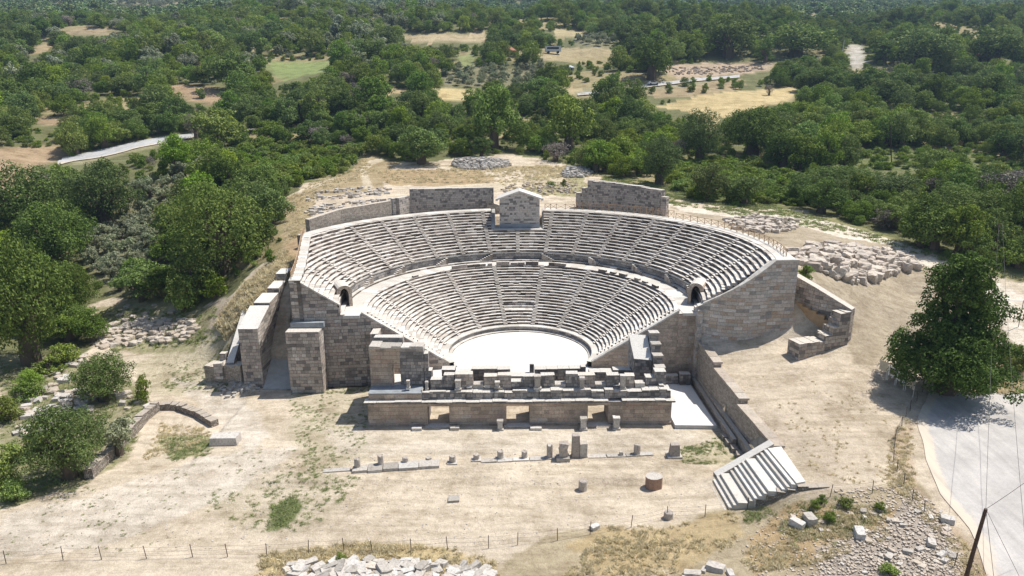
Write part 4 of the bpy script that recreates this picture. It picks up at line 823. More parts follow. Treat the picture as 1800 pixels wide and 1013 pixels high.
for (f0, f1, z1) in ((.50, .6, 7.7), (.6, .70, 8.6), (.7, .82, 9.6)):
    a = fr_(f0); mb = MB(); mb.box(a[0], a[0]+1.0, a[1]+.9, a[1]+2.4, 4, z1, 0, 1.1, jit=.12); mb.build('broken_course', 'wall', WW)
# ================================================================== ramp wall on the left
RW = thing('ramp_wall', 'thick pale topped wall with square gaps climbing left of the theatre', 'wall', (-39, -8.6, FL))
for (y0, y1, z0, z1, xo, nm) in ((-8.6, -3.3, 7.5, 9.4, -40.4, 'wall_section'), (-2.9, 1.1, 9.7, 10.1, -40.0, 'wall_section'), (1.6, 5.0, 10.7, 11.0, -39.4, 'wall_section'), (5.6, 8.6, 12.0, 12.2, -39.3, 'wall_section')):
    mb = MB(); B = [(xo, y0, -2), (-37.6, y0, -2), (-37.5, y1, -2), (xo, y1, -2)]; mb.hexa(B, [(B[0][0], y0, z0), (-37.6, y0, z0), (-37.5, y1, z1), (B[3][0], y1, z1)], 0, topmat=1); mb.build(nm, ['wall', 'coping'], RW)
mb = MB(); mb.hexa([(-39.3, -3.4, -2), (-37.75, -3.4, -2), (-37.75, 8.5, -2), (-39.3, 8.5, -2)], [(-39.3, -3.4, 8.2), (-37.75, -3.4, 8.2), (-37.75, 8.5, 11.2), (-39.3, 8.5, 11.2)], 0); mb.build('wall_core', 'rubble_wall', RW)
mb = MB(); B = [(-37.6, -9, FL), (-35.3, -9, FL), (-35.3, 6, FL), (-37.6, 6, FL)]; mb.hexa([(x, y, -2.5) for x, y, _ in B], [(-37.55, -9.2, FL+.1), (-33.2, -9.2, FL+.02), (-33.2, 6, 8.2), (-37.55, 6, 8.4)], 0); mb.build('ramp', 'plaster', RW)
LW = thing('low_wall', 'low broken stone wall with a white sloping coping at the foot of the left ramp wall', 'wall', tuple(at(395, 670, z=FL)))
a, b_ = at(362, 672, z=-1.6), at(420, 680, z=-1.6)
mb = MB(); mb.wall([(a[0], a[1]), (b_[0]+.5, b_[1])], [-2, -2], [.9, 1.7], 2.2, 0, rough=.15, step=1.0); mb.build('front_wall', 'rubble_wall', LW)
mb = MB(); p0, p1 = at(398, 640, z=1.5), at(426, 548, z=7.0); mb.hexa([(p0[0], p0[1], -1), (p0[0]+1.1, p0[1], -1), (p1[0]+.9, p1[1], 1), (p1[0], p1[1], 1)], [(p0[0], p0[1], 1.7), (p0[0]+1.1, p0[1], 1.7), (p1[0]+.9, p1[1], 7.2), (p1[0], p1[1], 7.2)], 0, topmat=1); mb.build('sloping_coping', ['wall', 'coping'], LW)
mb = MB()
for q in ((392, 634, 1.0, .9), (405, 640, .9, .8), (383, 650, 1.1, .7)): p = at(q[0], q[1], z=1.0); mb.box(p[0]-q[2]/2, p[0]+q[2]/2, p[1], p[1]+1, -.5, 1.2+q[3], 0, 1, jit=.08)
mb.build('pier', 'wall', LW)
# ================================================================== stones
def stone_mesh(name, mat, k, sq=.55, n=3, rough=.12, dims=(1, 1, 1)):
    rs = np.random.default_rng(k); V = []; idx = {}; Fq = []
    for ax in range(3):
        for sg in (-1, 1):
            g = []
            for i in range(n+1):
                row = []
                for j in range(n+1):
                    u, v_ = 2*i/n-1, 2*j/n-1; p = [0, 0, 0]; p[ax] = sg; p[(ax+1) % 3] = u; p[(ax+2) % 3] = v_
                    key = tuple(np.round(p, 4))
                    if key not in idx: idx[key] = len(V); V.append(p)
                    row.append(idx[key])
                g.append(row)
            for i in range(n):
                for j in range(n):
                    q = [g[i][j], g[i+1][j], g[i+1][j+1], g[i][j+1]]; Fq.append(q if sg > 0 else q[::-1])
    V = np.array(V, float); nr = np.linalg.norm(V, axis=1, keepdims=True); V = V*(1-sq)+V/nr*sq*1.25
    V += rs.normal(0, rough, V.shape)*.5; sh = rs.uniform(-.12, .12, (3, 3)); np.fill_diagonal(sh, 1); V = V@sh
    V *= np.array(dims)*rs.uniform(.8, 1.2, 3)*.5; V[:, 2] += .35*dims[2]
    return npmesh(name, V, np.array(Fq), [mat])
def fam(mat, n, sq, rough, dims): return [stone_mesh('stone', mat, 100+i+int(sq*1000)+len(mat), sq, 2 if sq < .3 else 3, rough, dims) for i in range(n)]
FAM = {'white': fam('rock_white', 7, .08, .10, (1.2, .8, .7)), 'tan': fam('rock_tan', 7, .25, .17, (1.1, .9, .6)), 'pile': fam('rock_pile', 7, .38, .22, (1.25, .9, .8)), 'round': fam('rock_tan', 6, .4, .15, (1.1, .95, .65))}
STONES = []   # (screen size, family, mesh idx, x, y, z, scale, rz, tilt, label, group)
def pile(poly, n, fam_, size, label, group, mound=0.0, alt=None, mix_=0, bias=1.0):
    xs_ = [p[0] for p in poly]; ys_ = [p[1] for p in poly]; pts = []; tries = 0
    cx_, cy_ = sum(xs_)/len(xs_), sum(ys_)/len(ys_)
    while len(pts) < n and tries < n*60:
        tries += 1; x, y = random.uniform(min(xs_), max(xs_)), random.uniform(min(ys_), max(ys_))
        if not inpoly([x], [y], poly)[0]: continue
        ok = True; zc_ = max(60, 0)
        for (a, b_, s) in pts:
            if abs(a-x) < s*.62 and abs(b_-y) < s*.3: ok = False; break
        if not ok and tries < n*50: continue
        p = ground(x, y); zc_ = (p-CP)@fwd; sc = size*random.uniform(.6, 1.35)**bias
        dd = 1-min(1, math.hypot((x-cx_)/(max(xs_)-min(xs_)), (y-cy_)/(max(ys_)-min(ys_)))*2)
        pts.append((x, y, sc*F/zc_)); f_ = fam_ if random.random() > mix_ else alt
        STONES.append((sc*F/zc_, f_, random.randrange(6), p[0], p[1], p[2]-.2*sc+mound*dd*random.uniform(.6, 1), sc, random.uniform(0, 6.28), random.uniform(-.3, .3), label, group))
pile([(505, 1040), (505, 996), (545, 986), (640, 986), (740, 992), (860, 998), (860, 1040)], 120, 'white', .78, 'pale squared marble block in the heap at the bottom edge left of centre', 'squared blocks heaped at the bottom edge', .15, 'tan', .15)
pile([(515, 1002), (550, 994), (640, 994), (740, 998), (845, 1004), (850, 1018), (510, 1018)], 26, 'white', .85, 'large white block lying on top of the heap at the bottom edge', 'squared blocks heaped at the bottom edge', .4)
pile([(1385, 448), (1440, 432), (1500, 436), (1600, 452), (1610, 470), (1560, 485), (1500, 498), (1470, 490), (1400, 462)], 190, 'pile', 1.3, 'honey coloured rough block in the wide heap on the terrace right of the seating', 'rough blocks heaped right of the seating', .9, bias=1.5)
pile([(1275, 385), (1330, 380), (1400, 390), (1395, 405), (1345, 411), (1290, 405)], 70, 'pile', 1.05, 'rough tan block in the smaller heap beyond the timber fence on the upper right', 'rough blocks heaped beyond the fence', .4)
pile([(165, 610), (170, 580), (230, 560), (340, 562), (350, 580), (330, 600), (250, 605), (180, 612)], 110, 'round', 1.0, 'weathered boulder in the field left of the ramp wall', 'boulders left of the ramp wall', .3)
pile([(190, 555), (240, 525), (330, 545), (280, 570)], 12, 'round', .9, 'stray white boulder in green weeds left of the ramp wall', 'boulders left of the ramp wall')
pile([(10, 760), (40, 690), (150, 620), (160, 640), (120, 690), (250, 690), (270, 720), (160, 730), (60, 770)], 90, 'white', .95, 'pale boulder among the bushes on the lower left', 'boulders among the lower left bushes', .2, 'round', .5)
pile([(530, 350), (560, 336), (660, 328), (690, 334), (690, 342), (620, 348), (545, 354)], 70, 'white', .85, 'long pale block in the farther rows of sorted stones behind the left seats', 'sorted stones behind the left seats', 0, 'tan', .2)
pile([(533, 374), (560, 362), (640, 352), (688, 350), (690, 355), (600, 366), (548, 380)], 62, 'white', .85, 'pale block in the nearer row of sorted stones behind the left seats', 'sorted stones behind the left seats', 0, 'tan', .2)
pile([(1190, 1013), (1230, 995), (1290, 1000), (1310, 1030), (1190, 1030)], 6, 'white', .8, 'white boulder at the bottom edge below the broad steps', 'white boulders at the bottom edge')
pile([(1380, 905), (1540, 890), (1660, 900), (1700, 960), (1690, 1005), (1450, 1010), (1400, 960)], 60, 'white', .5, 'small pale stone on the rubble slope at the lower right', 'stones on the lower right slope', 0, 'tan', .5)
for (x, y, s, l_) in ((1423, 918, 1.15, 'rounded white boulder on dry grass below the broad steps'), (1400, 925, .95, 'dark grey boulder beside the white boulder below the broad steps'), (1665, 918, .8, 'long white rock by the edge of the road'), (1510, 942, .9, 'flat pale rock on the slope below the green shrubs'), (1045, 930, .75, 'white boulder lying by the wire fence'), (1636, 958, .7, 'dark rock in the rubble near the road'), (492, 362, 1.0, 'lone stone left of the sorted blocks')):
    p = ground(x, y); STONES.append((999, 'white', random.randrange(6), p[0], p[1], p[2], s, random.uniform(0, 6), 0, l_, None))
fill = []
def gravel(poly, n, size, fam_, mound, name, label):
    xs_ = [p[0] for p in poly]; ys_ = [p[1] for p in poly]; L = []; cx_, cy_ = sum(xs_)/len(xs_), sum(ys_)/len(ys_); k = 0
    while len(L) < n and k < n*20:
        k += 1; x, y = random.uniform(min(xs_), max(xs_)), random.uniform(min(ys_), max(ys_))
        if inpoly([x], [y], poly)[0]:
            p = ground(x, y); dd = 1-min(1, math.hypot((x-cx_)/(max(xs_)-min(xs_)), (y-cy_)/(max(ys_)-min(ys_)))*2); L.append((fam_, random.randrange(6), p[0], p[1], p[2]+mound*dd**.7*random.uniform(.5, 1), size*random.uniform(.5, 1.5), random.uniform(0, 6)))
    merge(L, name, label)
def merge(L, name, label):
    Vs, Fs, mi, off = [], [], [], 0; mats = []
    for (f_, k, x, y, z, s, rz) in L:
        me = FAM[f_][k]; V = np.empty(len(me.vertices)*3, np.float32); me.vertices.foreach_get('co', V); V = V.reshape(-1, 3)*s; c_, s_ = math.cos(rz), math.sin(rz)
        V = np.stack([V[:, 0]*c_-V[:, 1]*s_+x, V[:, 0]*s_+V[:, 1]*c_+y, V[:, 2]+z], 1); Fv = np.empty(len(me.polygons)*4, np.int32); me.loops.foreach_get('vertex_index', Fv)
        mn = me.materials[0].name
        if mn not in mats: mats.append(mn)
        Vs.append(V); Fs.append(Fv.reshape(-1, 4)+off); mi += [mats.index(mn)]*(len(Fv)//4); off += len(V)
    inv = {m_.name: k_ for k_, m_ in M.items()}
    me = npmesh(name, np.concatenate(Vs), np.concatenate(Fs), [inv[m_] for m_ in mats], mi)
    tt = me.color_attributes.new('tint', 'BYTE_COLOR', 'CORNER'); tt.data.foreach_set('color', np.ones(len(me.loops)*4, np.float32))
    o = bpy.data.objects.new(name, me); COL.objects.link(o); return tag(o, label, 'stones', kind='stuff')
for f_ in FAM.values():
    for me_ in f_:
        tt = me_.color_attributes.new('tint', 'BYTE_COLOR', 'CORNER'); tt.data.foreach_set('color', np.ones(len(me_.loops)*4, np.float32))
STONES.sort(key=lambda q: -q[0])
for q in STONES[:300]:
    o = bpy.data.objects.new('stone', FAM[q[1]][q[2]]); COL.objects.link(o); o.location = q[3:6]; o.scale = (q[6],)*3; o.rotation_euler = (q[8], q[8]*.6, q[7]); tag(o, q[9], 'stone', q[10])
merge([(q[1], q[2], q[3], q[4], q[5], q[6], q[7]) for q in STONES[300:]], 'loose_stones', 'smaller loose pale stones lying in the heaps and fields around the theatre')
gravel([(795, 292), (800, 281), (850, 278), (893, 283), (898, 292), (860, 299), (810, 299)], 800, .6, 'white', 1.5, 'rubble_heap', 'heap of small pale broken stones under the trees behind the theatre')
gravel([(985, 308), (1000, 294), (1025, 292), (1042, 304), (1030, 313), (995, 313)], 480, .55, 'white', 1.3, 'rubble_heap', 'rounded heap of small grey stones behind the right rear wall')
gravel([(870, 333), (900, 325), (1000, 320), (1025, 330), (1010, 340), (890, 345)], 160, .55, 'tan', .3, 'scattered_rubble', 'scattered broken stones on the ground behind the gabled block')
gravel([(1290, 940), (1400, 895), (1560, 880), (1660, 905), (1720, 1000), (1720, 1030), (1330, 1030)], 900, .13, 'tan', 0, 'scattered_rubble', 'fine scattered rubble over the lower right slope')
gravel([(1440, 965), (1550, 930), (1630, 870), (1670, 930), (1710, 1010), (1440, 1030)], 1100, .17, 'tan', .05, 'scattered_rubble', 'pale rubble spread beside the road at the lower right')
gravel([(1465, 862), (1600, 850), (1650, 900), (1560, 900), (1480, 885)], 300, .15, 'tan', 0, 'scattered_rubble', 'brown rubble along the upper edge of the lower right slope')
gravel([(0, 900), (200, 850), (420, 780), (1180, 800), (1250, 900), (860, 960), (0, 985)], 900, .08, 'white', 0, 'scattered_rubble', 'tiny pebbles strewn over the dusty forecourt')
gravel([(360, 672), (440, 672), (470, 690), (400, 700), (360, 690)], 40, .4, 'white', .1, 'scattered_rubble', 'white broken slabs at the foot of the left ramp wall')
gravel([(1180, 120), (1340, 116), (1345, 124), (1240, 132), (1185, 132)], 200, .9, 'tan', .0, 'scattered_rubble', 'pale stones strewn over the far ploughed field')
# big lone blocks
def block(px, py, wpx, hpx, mat, label, rz=.05, d=1.3):
    p = ground(px, py); zc_ = (p-CP)@fwd; w_ = wpx*zc_/F; h_ = hpx*zc_/F*.95; mb = MB(); x, y, z = p
    mb.box(x-w_/2, x+w_/2, y, y+d, z-.15, z+h_, 0, rz=rz, jit=.06, taper=.03); return tag(mb.build('stone_block', mat, None, loc=p), label, 'stone block')
block(392, 784, 48, 15, 'rock_white', 'large cracked white block alone beside the drystone wall on the left forecourt', .03, 1.6)
# ================================================================== colonnade in front of the stage
def drum(px, ytop, ybot, wpx, label, mat='column', slab=False, broken=.08, name='column_stump', group='column stumps in a line before the stage', cat='column', slabw=1.0):
    p = ground(px, ybot-1.5); zc_ = (p-CP)@fwd; r = wpx*zc_/F/2; h = (ybot-ytop)*zc_/F*.93-.35*r; x, y = p[0], p[1]+r; z = float(H(x, y)); n = 14
    if slab:
        o = thing(name, label, cat, (x, y, z), group=group)
    mb = MB(); rows = []
    ks = [0, .06, .5, .93, 1]; rs_ = [1.08, 1.0, .98, .96, .9]
    for k_, rr_ in zip(ks, rs_): rows.append([(x+r*rr_*math.cos(6.2832*i/n)+random.uniform(-.02, .02), y+r*rr_*math.sin(6.2832*i/n)+random.uniform(-.02, .02), z-.05+(h+.05)*k_+(random.uniform(-broken, broken)*h if k_ > .9 else 0)) for i in range(n)])
    for a, b_ in zip(rows[:-1], rows[1:]):
        for i in range(n): mb.face([a[i], a[(i+1) % n], b_[(i+1) % n], b_[i]])
    mb.face(rows[-1], 0, 1.25)
    if not slab: return tag(mb.build(name, mat, None, loc=(x, y, z)), label, cat, group)
    mb.build('shaft', mat, o); mb = MB(); sw = r*1.5*slabw; mb.box(x-sw, x+sw, y-sw*.9, y+sw*.9, z-.1, z+.16, 0, jit=.03); mb.build('base_slab', 'rock_white', o); return o
cols = [(627.5, 805, 829, 11, 'tall column stump at the left end of the line', 0), (668.5, 799, 824, 10.5, 'tallest stump of the left four, second from the left end', 0), (712, 804, 820, 11, 'broken stump on the dark-edged kerb, third from the left end', 0), (753, 804, 816, 11, 'smallest rounded stump, fourth from the left end', 0),
        (795, 802, 818, 12, 'low broken stump on its own short slab, fifth from the left end', 1), (837, 799, 813, 11, 'rounded low stump with a square base slab, sixth from the left end', 1), (879.5, 792, 811, 11.5, 'clean cylindrical stump on a square slab, below the middle doorway', 1), (922, 793, 810, 11, 'narrow cylindrical stump right of the middle doorway', 0),
        (966.5, 779, 809, 11, 'tall slender column stump left of the broken base', 0), (1120.5, 781, 803, 12, 'cylindrical stump standing alone near the right end', 0)]
for (a, b_, c_, d_, l_, s_) in cols: drum(a, b_, c_, d_, l_, slab=bool(s_))
drum(1025, 844, 867, 15.5, 'pale hollowed column drum standing on the forecourt', 'column', name='column_drum', group=None, cat='column drum', broken=.03)
drum(1176.7, 901, 917, 17, 'squat column drum by the wire fence', 'column', name='column_drum', group=None, cat='column drum', broken=.03)
# heart-shaped reddish corner drum
p = ground(1150, 864); mb = MB(); r = .72; x, y, z = p[0], p[1]+.8, p[2]
out = []
for i in range(22):
    t_ = 6.2832*i/22; rr_ = r*(1+.28*abs(math.sin(t_-2.2))**.6 if math.cos(t_-.8) > 0 else 1); out.append((x+rr_*1.15*math.cos(t_), y+rr_*math.sin(t_)))
out.sort(key=lambda q: math.atan2(q[1]-y, q[0]-x)); mb.hexa([(a, b_, z-.1) for a, b_ in out], [(a, b_, z+1.35) for a, b_ in out], 0, topmat=1); tag(mb.build('column_drum', ['red_stone', 'rock_white'], None, loc=p), 'reddish heart-shaped column drum with a white top standing on the forecourt', 'column drum')
# broken base, double pier, statue base
o = thing('broken_column', 'broken column base toppled against a white footing, left of the double pier', 'column', tuple(ground(990, 812)), group=None)
p = ground(990, 812); mb = MB(); mb.box(p[0]-.75, p[0]+.75, p[1]-.1, p[1]+1.2, p[2]-.1, p[2]+.45, 0, jit=.05); mb.build('footing', 'rock_white', o)
mb = MB(); mb.box(p[0]-.45, p[0]+.5, p[1]+.2, p[1]+1.1, p[2]+.45, p[2]+1.4, 0, jit=.12); mb.box(p[0]-.4, p[0]+.6, p[1]+.25, p[1]+1.1, p[2]+1.4, p[2]+2.1, 0, jit=.12); mb.build('shaft', 'column', o)
p = ground(1018, 805); o = thing('double_pier', 'tallest pier of the line, a high broken shaft joined to a lower square block', 'pier', tuple(p))
mb = MB(); mb.box(p[0]-.85, p[0]+.1, p[1], p[1]+.9, p[2]-.1, p[2]+2.75, 0, jit=.07, taper=.05); mb.build('tall_shaft', 'column', o)
mb = MB(); mb.box(p[0]+.12, p[0]+.95, p[1], p[1]+.9, p[2]-.1, p[2]+1.75, 0, jit=.06); mb.build('low_shaft', 'column', o)
p = ground(1187, 807); o = thing('statue_base', 'tapered grey base with a ragged top on a square plinth, right end of the line', 'pedestal', tuple(p))
mb = MB(); mb.box(p[0]-.85, p[0]+.85, p[1], p[1]+1.3, p[2]-.1, p[2]+.22, 0, jit=.02); mb.build('plinth', 'rock_white', o); mb = MB(); mb.box(p[0]-.6, p[0]+.6, p[1]+.2, p[1]+1.1, p[2]+.22, p[2]+1.6, 0, jit=.07, taper=.12); mb.build('shaft', 'column', o)
block(1092, 803, 7, 9, 'rock_white', 'small white stone on the kerb between the double pier and the lone stump', 0, .4)
block(797, 884, 20, 5, 'rock_white', 'flat pale slab lying alone in the middle of the forecourt', .05, 1.0)
# kerb slabs
def slabs(pts, wpx, label, mat='rock_white', h=.22, name='kerb'):
    mb = MB()
    for (a, b_) in zip(pts[:-1], pts[1:]):
        A, B = ground(*a), ground(*b_); L = np.linalg.norm(B-A); n = max(1, int(L/1.6))
        for k in range(n):
            f0, f1 = (k+.02)/n, (k+.98)/n; q0, q1 = A+(B-A)*f0, A+(B-A)*f1; w_ = wpx/2*random.uniform(.8, 1.1); z = max(H(q0[0], q0[1]), H(q1[0], q1[1]))
            d_ = (B-A)/L; nx, ny = -d_[1], d_[0]; Bq = [(q0[0]-nx*w_, q0[1]-ny*w_), (q1[0]-nx*w_, q1[1]-ny*w_), (q1[0]+nx*w_, q1[1]+ny*w_), (q0[0]+nx*w_, q0[1]+ny*w_)]
            mb.hexa([(x, y, z-.3) for x, y in Bq], [(x+random.uniform(-.05, .05), y, z+h+random.uniform(-.04, .04)) for x, y in Bq], 0, random.uniform(.8, 1.2))
    return tag(mb.build(name, mat, None, loc=tuple(ground(*pts[0]))), label, 'kerb')
slabs([(568, 829), (617, 826)], .7, 'thin grass-edged kerb at the far left of the column line', h=.1)
slabs([(620, 828), (700, 822), (773, 817)], 1.5, 'raised marble kerb with a dark front edge under the four left stumps', h=.32)
slabs([(845, 811), (930, 808), (985, 804)], .9, 'narrow flush marble kerb under the middle stumps', h=.12)
slabs([(1032, 803), (1100, 801), (1148, 798)], .9, 'narrow flush marble kerb leading from the double pier to the lone stump', h=.1)
# ================================================================== drystone walls on the left
for pts, hh, lb in (([(282, 722), (310, 722), (345, 735), (372, 752)], .9, 'curved low drystone wall ending beside the large white block'), ([(165, 842), (195, 812), (225, 780), (262, 738), (282, 722)], 1.3, 'tumbling drystone wall running down beside the lower left bushes')):
    g = [ground(*q) for q in pts]; mb = MB(); mb.wall([(q[0], q[1]) for q in g], [q[2]-.6 for q in g], [q[2]+hh for q in g], 1.0, 0, rough=.12, step=.55); tag(mb.build('drystone_wall', 'drystone', None, loc=g[0]), lb, 'wall')
# ================================================================== timber railings
def railing(path, label, h=1.15, gap=1.5, brace=True):
    o = thing('timber_railing', label, 'fence', tuple(path[0])); P = []
    for a, b_ in zip(path[:-1], path[1:]):
        a, b_ = np.array(a), np.array(b_); L = np.linalg.norm(b_-a); n = max(1, round(L/gap))
        for k in range(n): P.append(a+(b_-a)*k/n)
    P.append(np.array(path[-1]))
    for p in P: mb = MB(); mb.tube([(p[0], p[1], p[2]-.3), (p[0], p[1], p[2]+h)], .06, 5); mb.build('post', 'wood', o)
    mb = MB(); mb.tube([(p[0], p[1], p[2]+h-.08) for p in P], .05, 5); mb.build('rail', 'wood', o)
    mb = MB()
    for a, b_ in zip(P[:-1], P[1:]):
        if brace: mb.tube([(a[0], a[1], a[2]+.1), (b_[0], b_[1], b_[2]+h-.15)], .035, 4, cap=False); mb.tube([(a[0], a[1], a[2]+h-.15), (b_[0], b_[1], b_[2]+.1)], .035, 4, cap=False)
    mb.build('brace', 'wood', o)
def rimpt(deg, r=38.3): a = R(deg); return (r*math.sin(a), r*math.cos(a), ZU1+.05)
railing([rimpt(d_) for d_ in range(50, 101, 5)], 'long brown timber railing curving round the right rim of the seating')
railing([rimpt(d_, 38.6) for d_ in (18, 24, 30, 36, 42, 49)], 'cross-braced timber screen at the foot of the broad right rear wall', 1.5, 1.2)
railing([(5.6, 36.9, ZU1+.1), rimpt(12, 38.2), rimpt(17.5, 38.4)], 'short timber railing right of the gabled block')
railing([(edgeX(y)-1.0, y, min(17.1, zprof(math.hypot(edgeX(y), y))+.12)) for y in (-7.4, -3, 2, 7, 10, 13)], 'timber railing down the left edge of the seating')
# ================================================================== wire fences
def wirefence(posts, label, h=1.4, wires=(.35, .8, 1.25)):
    o = thing('wire_fence', label, 'fence', tuple(ground(*posts[0]))); T = []
    for q in posts:
        p = ground(q[0], q[1]); lx, ly = random.uniform(-.16, .12), random.uniform(-.1, .1); T.append((p, lx, ly)); mb = MB(); mb.tube([(p[0], p[1], p[2]-.2), (p[0]+lx, p[1]+ly, p[2]+h)], .038, 5); mb.build('post', 'metal', o)
    mb = MB()
    for w_ in wires:
        pts = []
        for (a, ax, ay), (b_, bx, by) in zip(T[:-1], T[1:]):
            for k in range(4):
                f = k/4; q0 = np.array((a[0]+ax*w_/h, a[1]+ay*w_/h, a[2]+w_)); q1 = np.array((b_[0]+bx*w_/h, b_[1]+by*w_/h, b_[2]+w_)); q = q0*(1-f)+q1*f; pts.append((q[0], q[1], q[2]-.12*math.sin(f*math.pi)))
        pts.append(tuple(q1)); mb.tube(pts, .009, 3, cap=False)
    mb.build('wire', 'wire', o)
wirefence([(-80, 994), (11, 991), (111, 985), (179, 984), (258, 982), (339, 979.5), (400.5, 979), (469, 978), (542, 973), (605, 969), (655, 973), (723, 970), (787, 967), (859, 964), (910, 958), (980, 950), (1037, 940), (1109, 927), (1174, 911), (1239, 908), (1313, 897)], 'thin leaning wire fence crossing the whole forecourt in the foreground')
wirefence([(1313, 897), (1459, 873), (1533, 868), (1588, 855), (1603, 883), (1625, 903), (1677, 997)], 'sparse wire fence posts around the rubble slope at the lower right')
wirefence([(1588, 855), (1577, 830), (1571, 812), (1571, 790), (1572, 772), (1585, 752), (1592, 735), (1600, 722), (1612, 705), (1622, 690)], 'rusty wire fence between the dirt terrace and the asphalt road', wires=(.2, .5, .8, 1.1, 1.3))
# ================================================================== information boards
for (a, b_, c_, d_, pic, lb) in ((1544, 1558, 655, 664, 0, 'blank cream board, leftmost and farthest of the four under the big tree'), (1559, 1573, 665, 674, 1, 'board with a dark rectangular picture, second from the left'), (1574, 1588, 674, 684, 2, 'board with a dark landscape picture, third from the left'), (1590, 1605, 684, 696, 3, 'pale board with one small dark mark, nearest of the four')):
    p0, p1 = ground(a, c_+3), ground(b_, d_+3); o = thing('information_board', lb, 'sign', tuple(p0), group='information boards under the big tree'); d = p1-p0; d[2] = 0; L = np.linalg.norm(d); u = d/L; nrm = np.array((u[1], -u[0], 0)); zb = max(p0[2], p1[2])
    def q_(s, z, off=0): v = p0+u*s*L+nrm*off; return (v[0], v[1], zb+z)
    for s in (.04, .96): mb = MB(); mb.tube([q_(s, -.4), q_(s, 2.05)], .035, 5); mb.build('leg', 'white_paint', o)
    def slab_(s0, s1, z0, z1, o0, o1, nm, mt): mb = MB(); mb.hexa([q_(s0, z0, o0), q_(s1, z0, o0), q_(s1, z0, o1), q_(s0, z0, o1)], [q_(s0, z1, o0), q_(s1, z1, o0), q_(s1, z1, o1), q_(s0, z1, o1)]); return mb.build(nm, mt, o)
    slab_(0, 1, .75, 2.0, -.02, .02, 'frame', 'white_paint' if pic in (1, 2) else 'board')
    if pic in (1, 2): slab_(.14, .86, .95, 1.82, .022, .03, 'picture', 'board'); slab_(.22, .78, 1.05, 1.7, .032, .036, 'print', 'print')
    elif pic == 3: slab_(.5, .66, 1.2, 1.32, .022, .03, 'print', 'print')
# ================================================================== poles, cables
def pole(base, top, r, label, arm=True, name='utility_pole', mat='pole'):
    o = thing(name, label, 'pole', tuple(base)); b_, t_ = np.array(base), np.array(top); mb = MB(); mb.tube([b_-(0, 0, .5), b_*(.5)+t_*.5, t_], [r*1.15, r, r*.85], 8); mb.build('pole', mat, o)
    if arm:
        mb = MB(); q = t_+(b_-t_)*.06; mb.tube([q+(-.7, .1, 0), q+(.7, -.1, 0)], .05, 5); mb.build('crossarm', 'metal', o)
        for s in (-.6, 0, .6): mb = MB(); mb.tube([q+(s, 0, .02), q+(s, 0, .22)], [.05, .03], 6); mb.build('insulator', 'white_paint', o)
    return t_
pt = at(1733, 895, Y=-54.2); pb = ground(1692, 1034)
Tn = pole((pb[0], pb[1], pb[2]), pt, .15, 'dark leaning timber pole by the asphalt road at the lower right corner', arm=False)
b2 = ground(1748, 452); T2 = pole(b2, at(1756, 394, Y=b2[1]), .14, 'weathered utility pole on the grass bank at the right edge', arm=True)
b3 = ground(1568, 295); T3 = pole(b3, at(1564, 212, Y=b3[1]), .13, 'thin utility pole rising from the scrub clearing on the right')
b4 = ground(1480, 100); T4 = pole(b4, at(1484, 70, Y=b4[1]), .2, 'pale distant pole beside the track at the upper right', arm=False, mat='white_paint')
def cable(a, b_, sag, label, r=.018):
    a, b_ = np.array(a, float), np.array(b_, float); mb = MB(); mb.tube([tuple(a+(b_-a)*f-np.array((0, 0, sag*4*f*(1-f)))) for f in np.linspace(0, 1, 17)], r, 4, cap=False); tag(mb.build('power_cable', 'wire', None, loc=tuple(a)), label, 'cable')
cable(Tn, T2, 1.2, 'thin cable from the leaning pole back to the pole on the right bank')
cable(T2+(.6, 0, 0), at(1812, 1060, Y=-62), 1.0, 'cable passing right of the leaning pole over the asphalt road')
cable(Tn, at(1900, 770, Y=-50), .3, 'cable running from the leaning pole top out of the right edge')
cable(Tn, (*ground(1745, 1030)[:2], 1), 0, 'steep stay wire at the foot side of the leaning pole')
cable(Tn, (*ground(1792, 1030)[:2], 1), 0, 'slanting stay wire right of the leaning pole')
# street lamp behind the tree
lp = ground(1790, 575); o = thing('street_lamp', 'slim lamp with a hanging lantern behind the big tree', 'lamp', tuple(lp)); hz = at(1785, 528, Y=lp[1])[2]
mb = MB(); mb.tube([(lp[0], lp[1], lp[2]-.2), (lp[0], lp[1], hz)], .05, 6); mb.build('pole', 'metal', o); xa = at(1758, 527, Y=lp[1])[0]; xl = at(1771, 527, Y=lp[1])[0]; mb = MB(); mb.tube([(lp[0], lp[1], hz-.05), (xa, lp[1], hz-.02)], .045, 5); mb.build('arm', 'white_paint', o)
mb = MB(); mb.tube([(xl, lp[1], hz-.12), (xl, lp[1], hz-.85)], [.16, .26], 8); mb.build('lantern', 'metal', o)
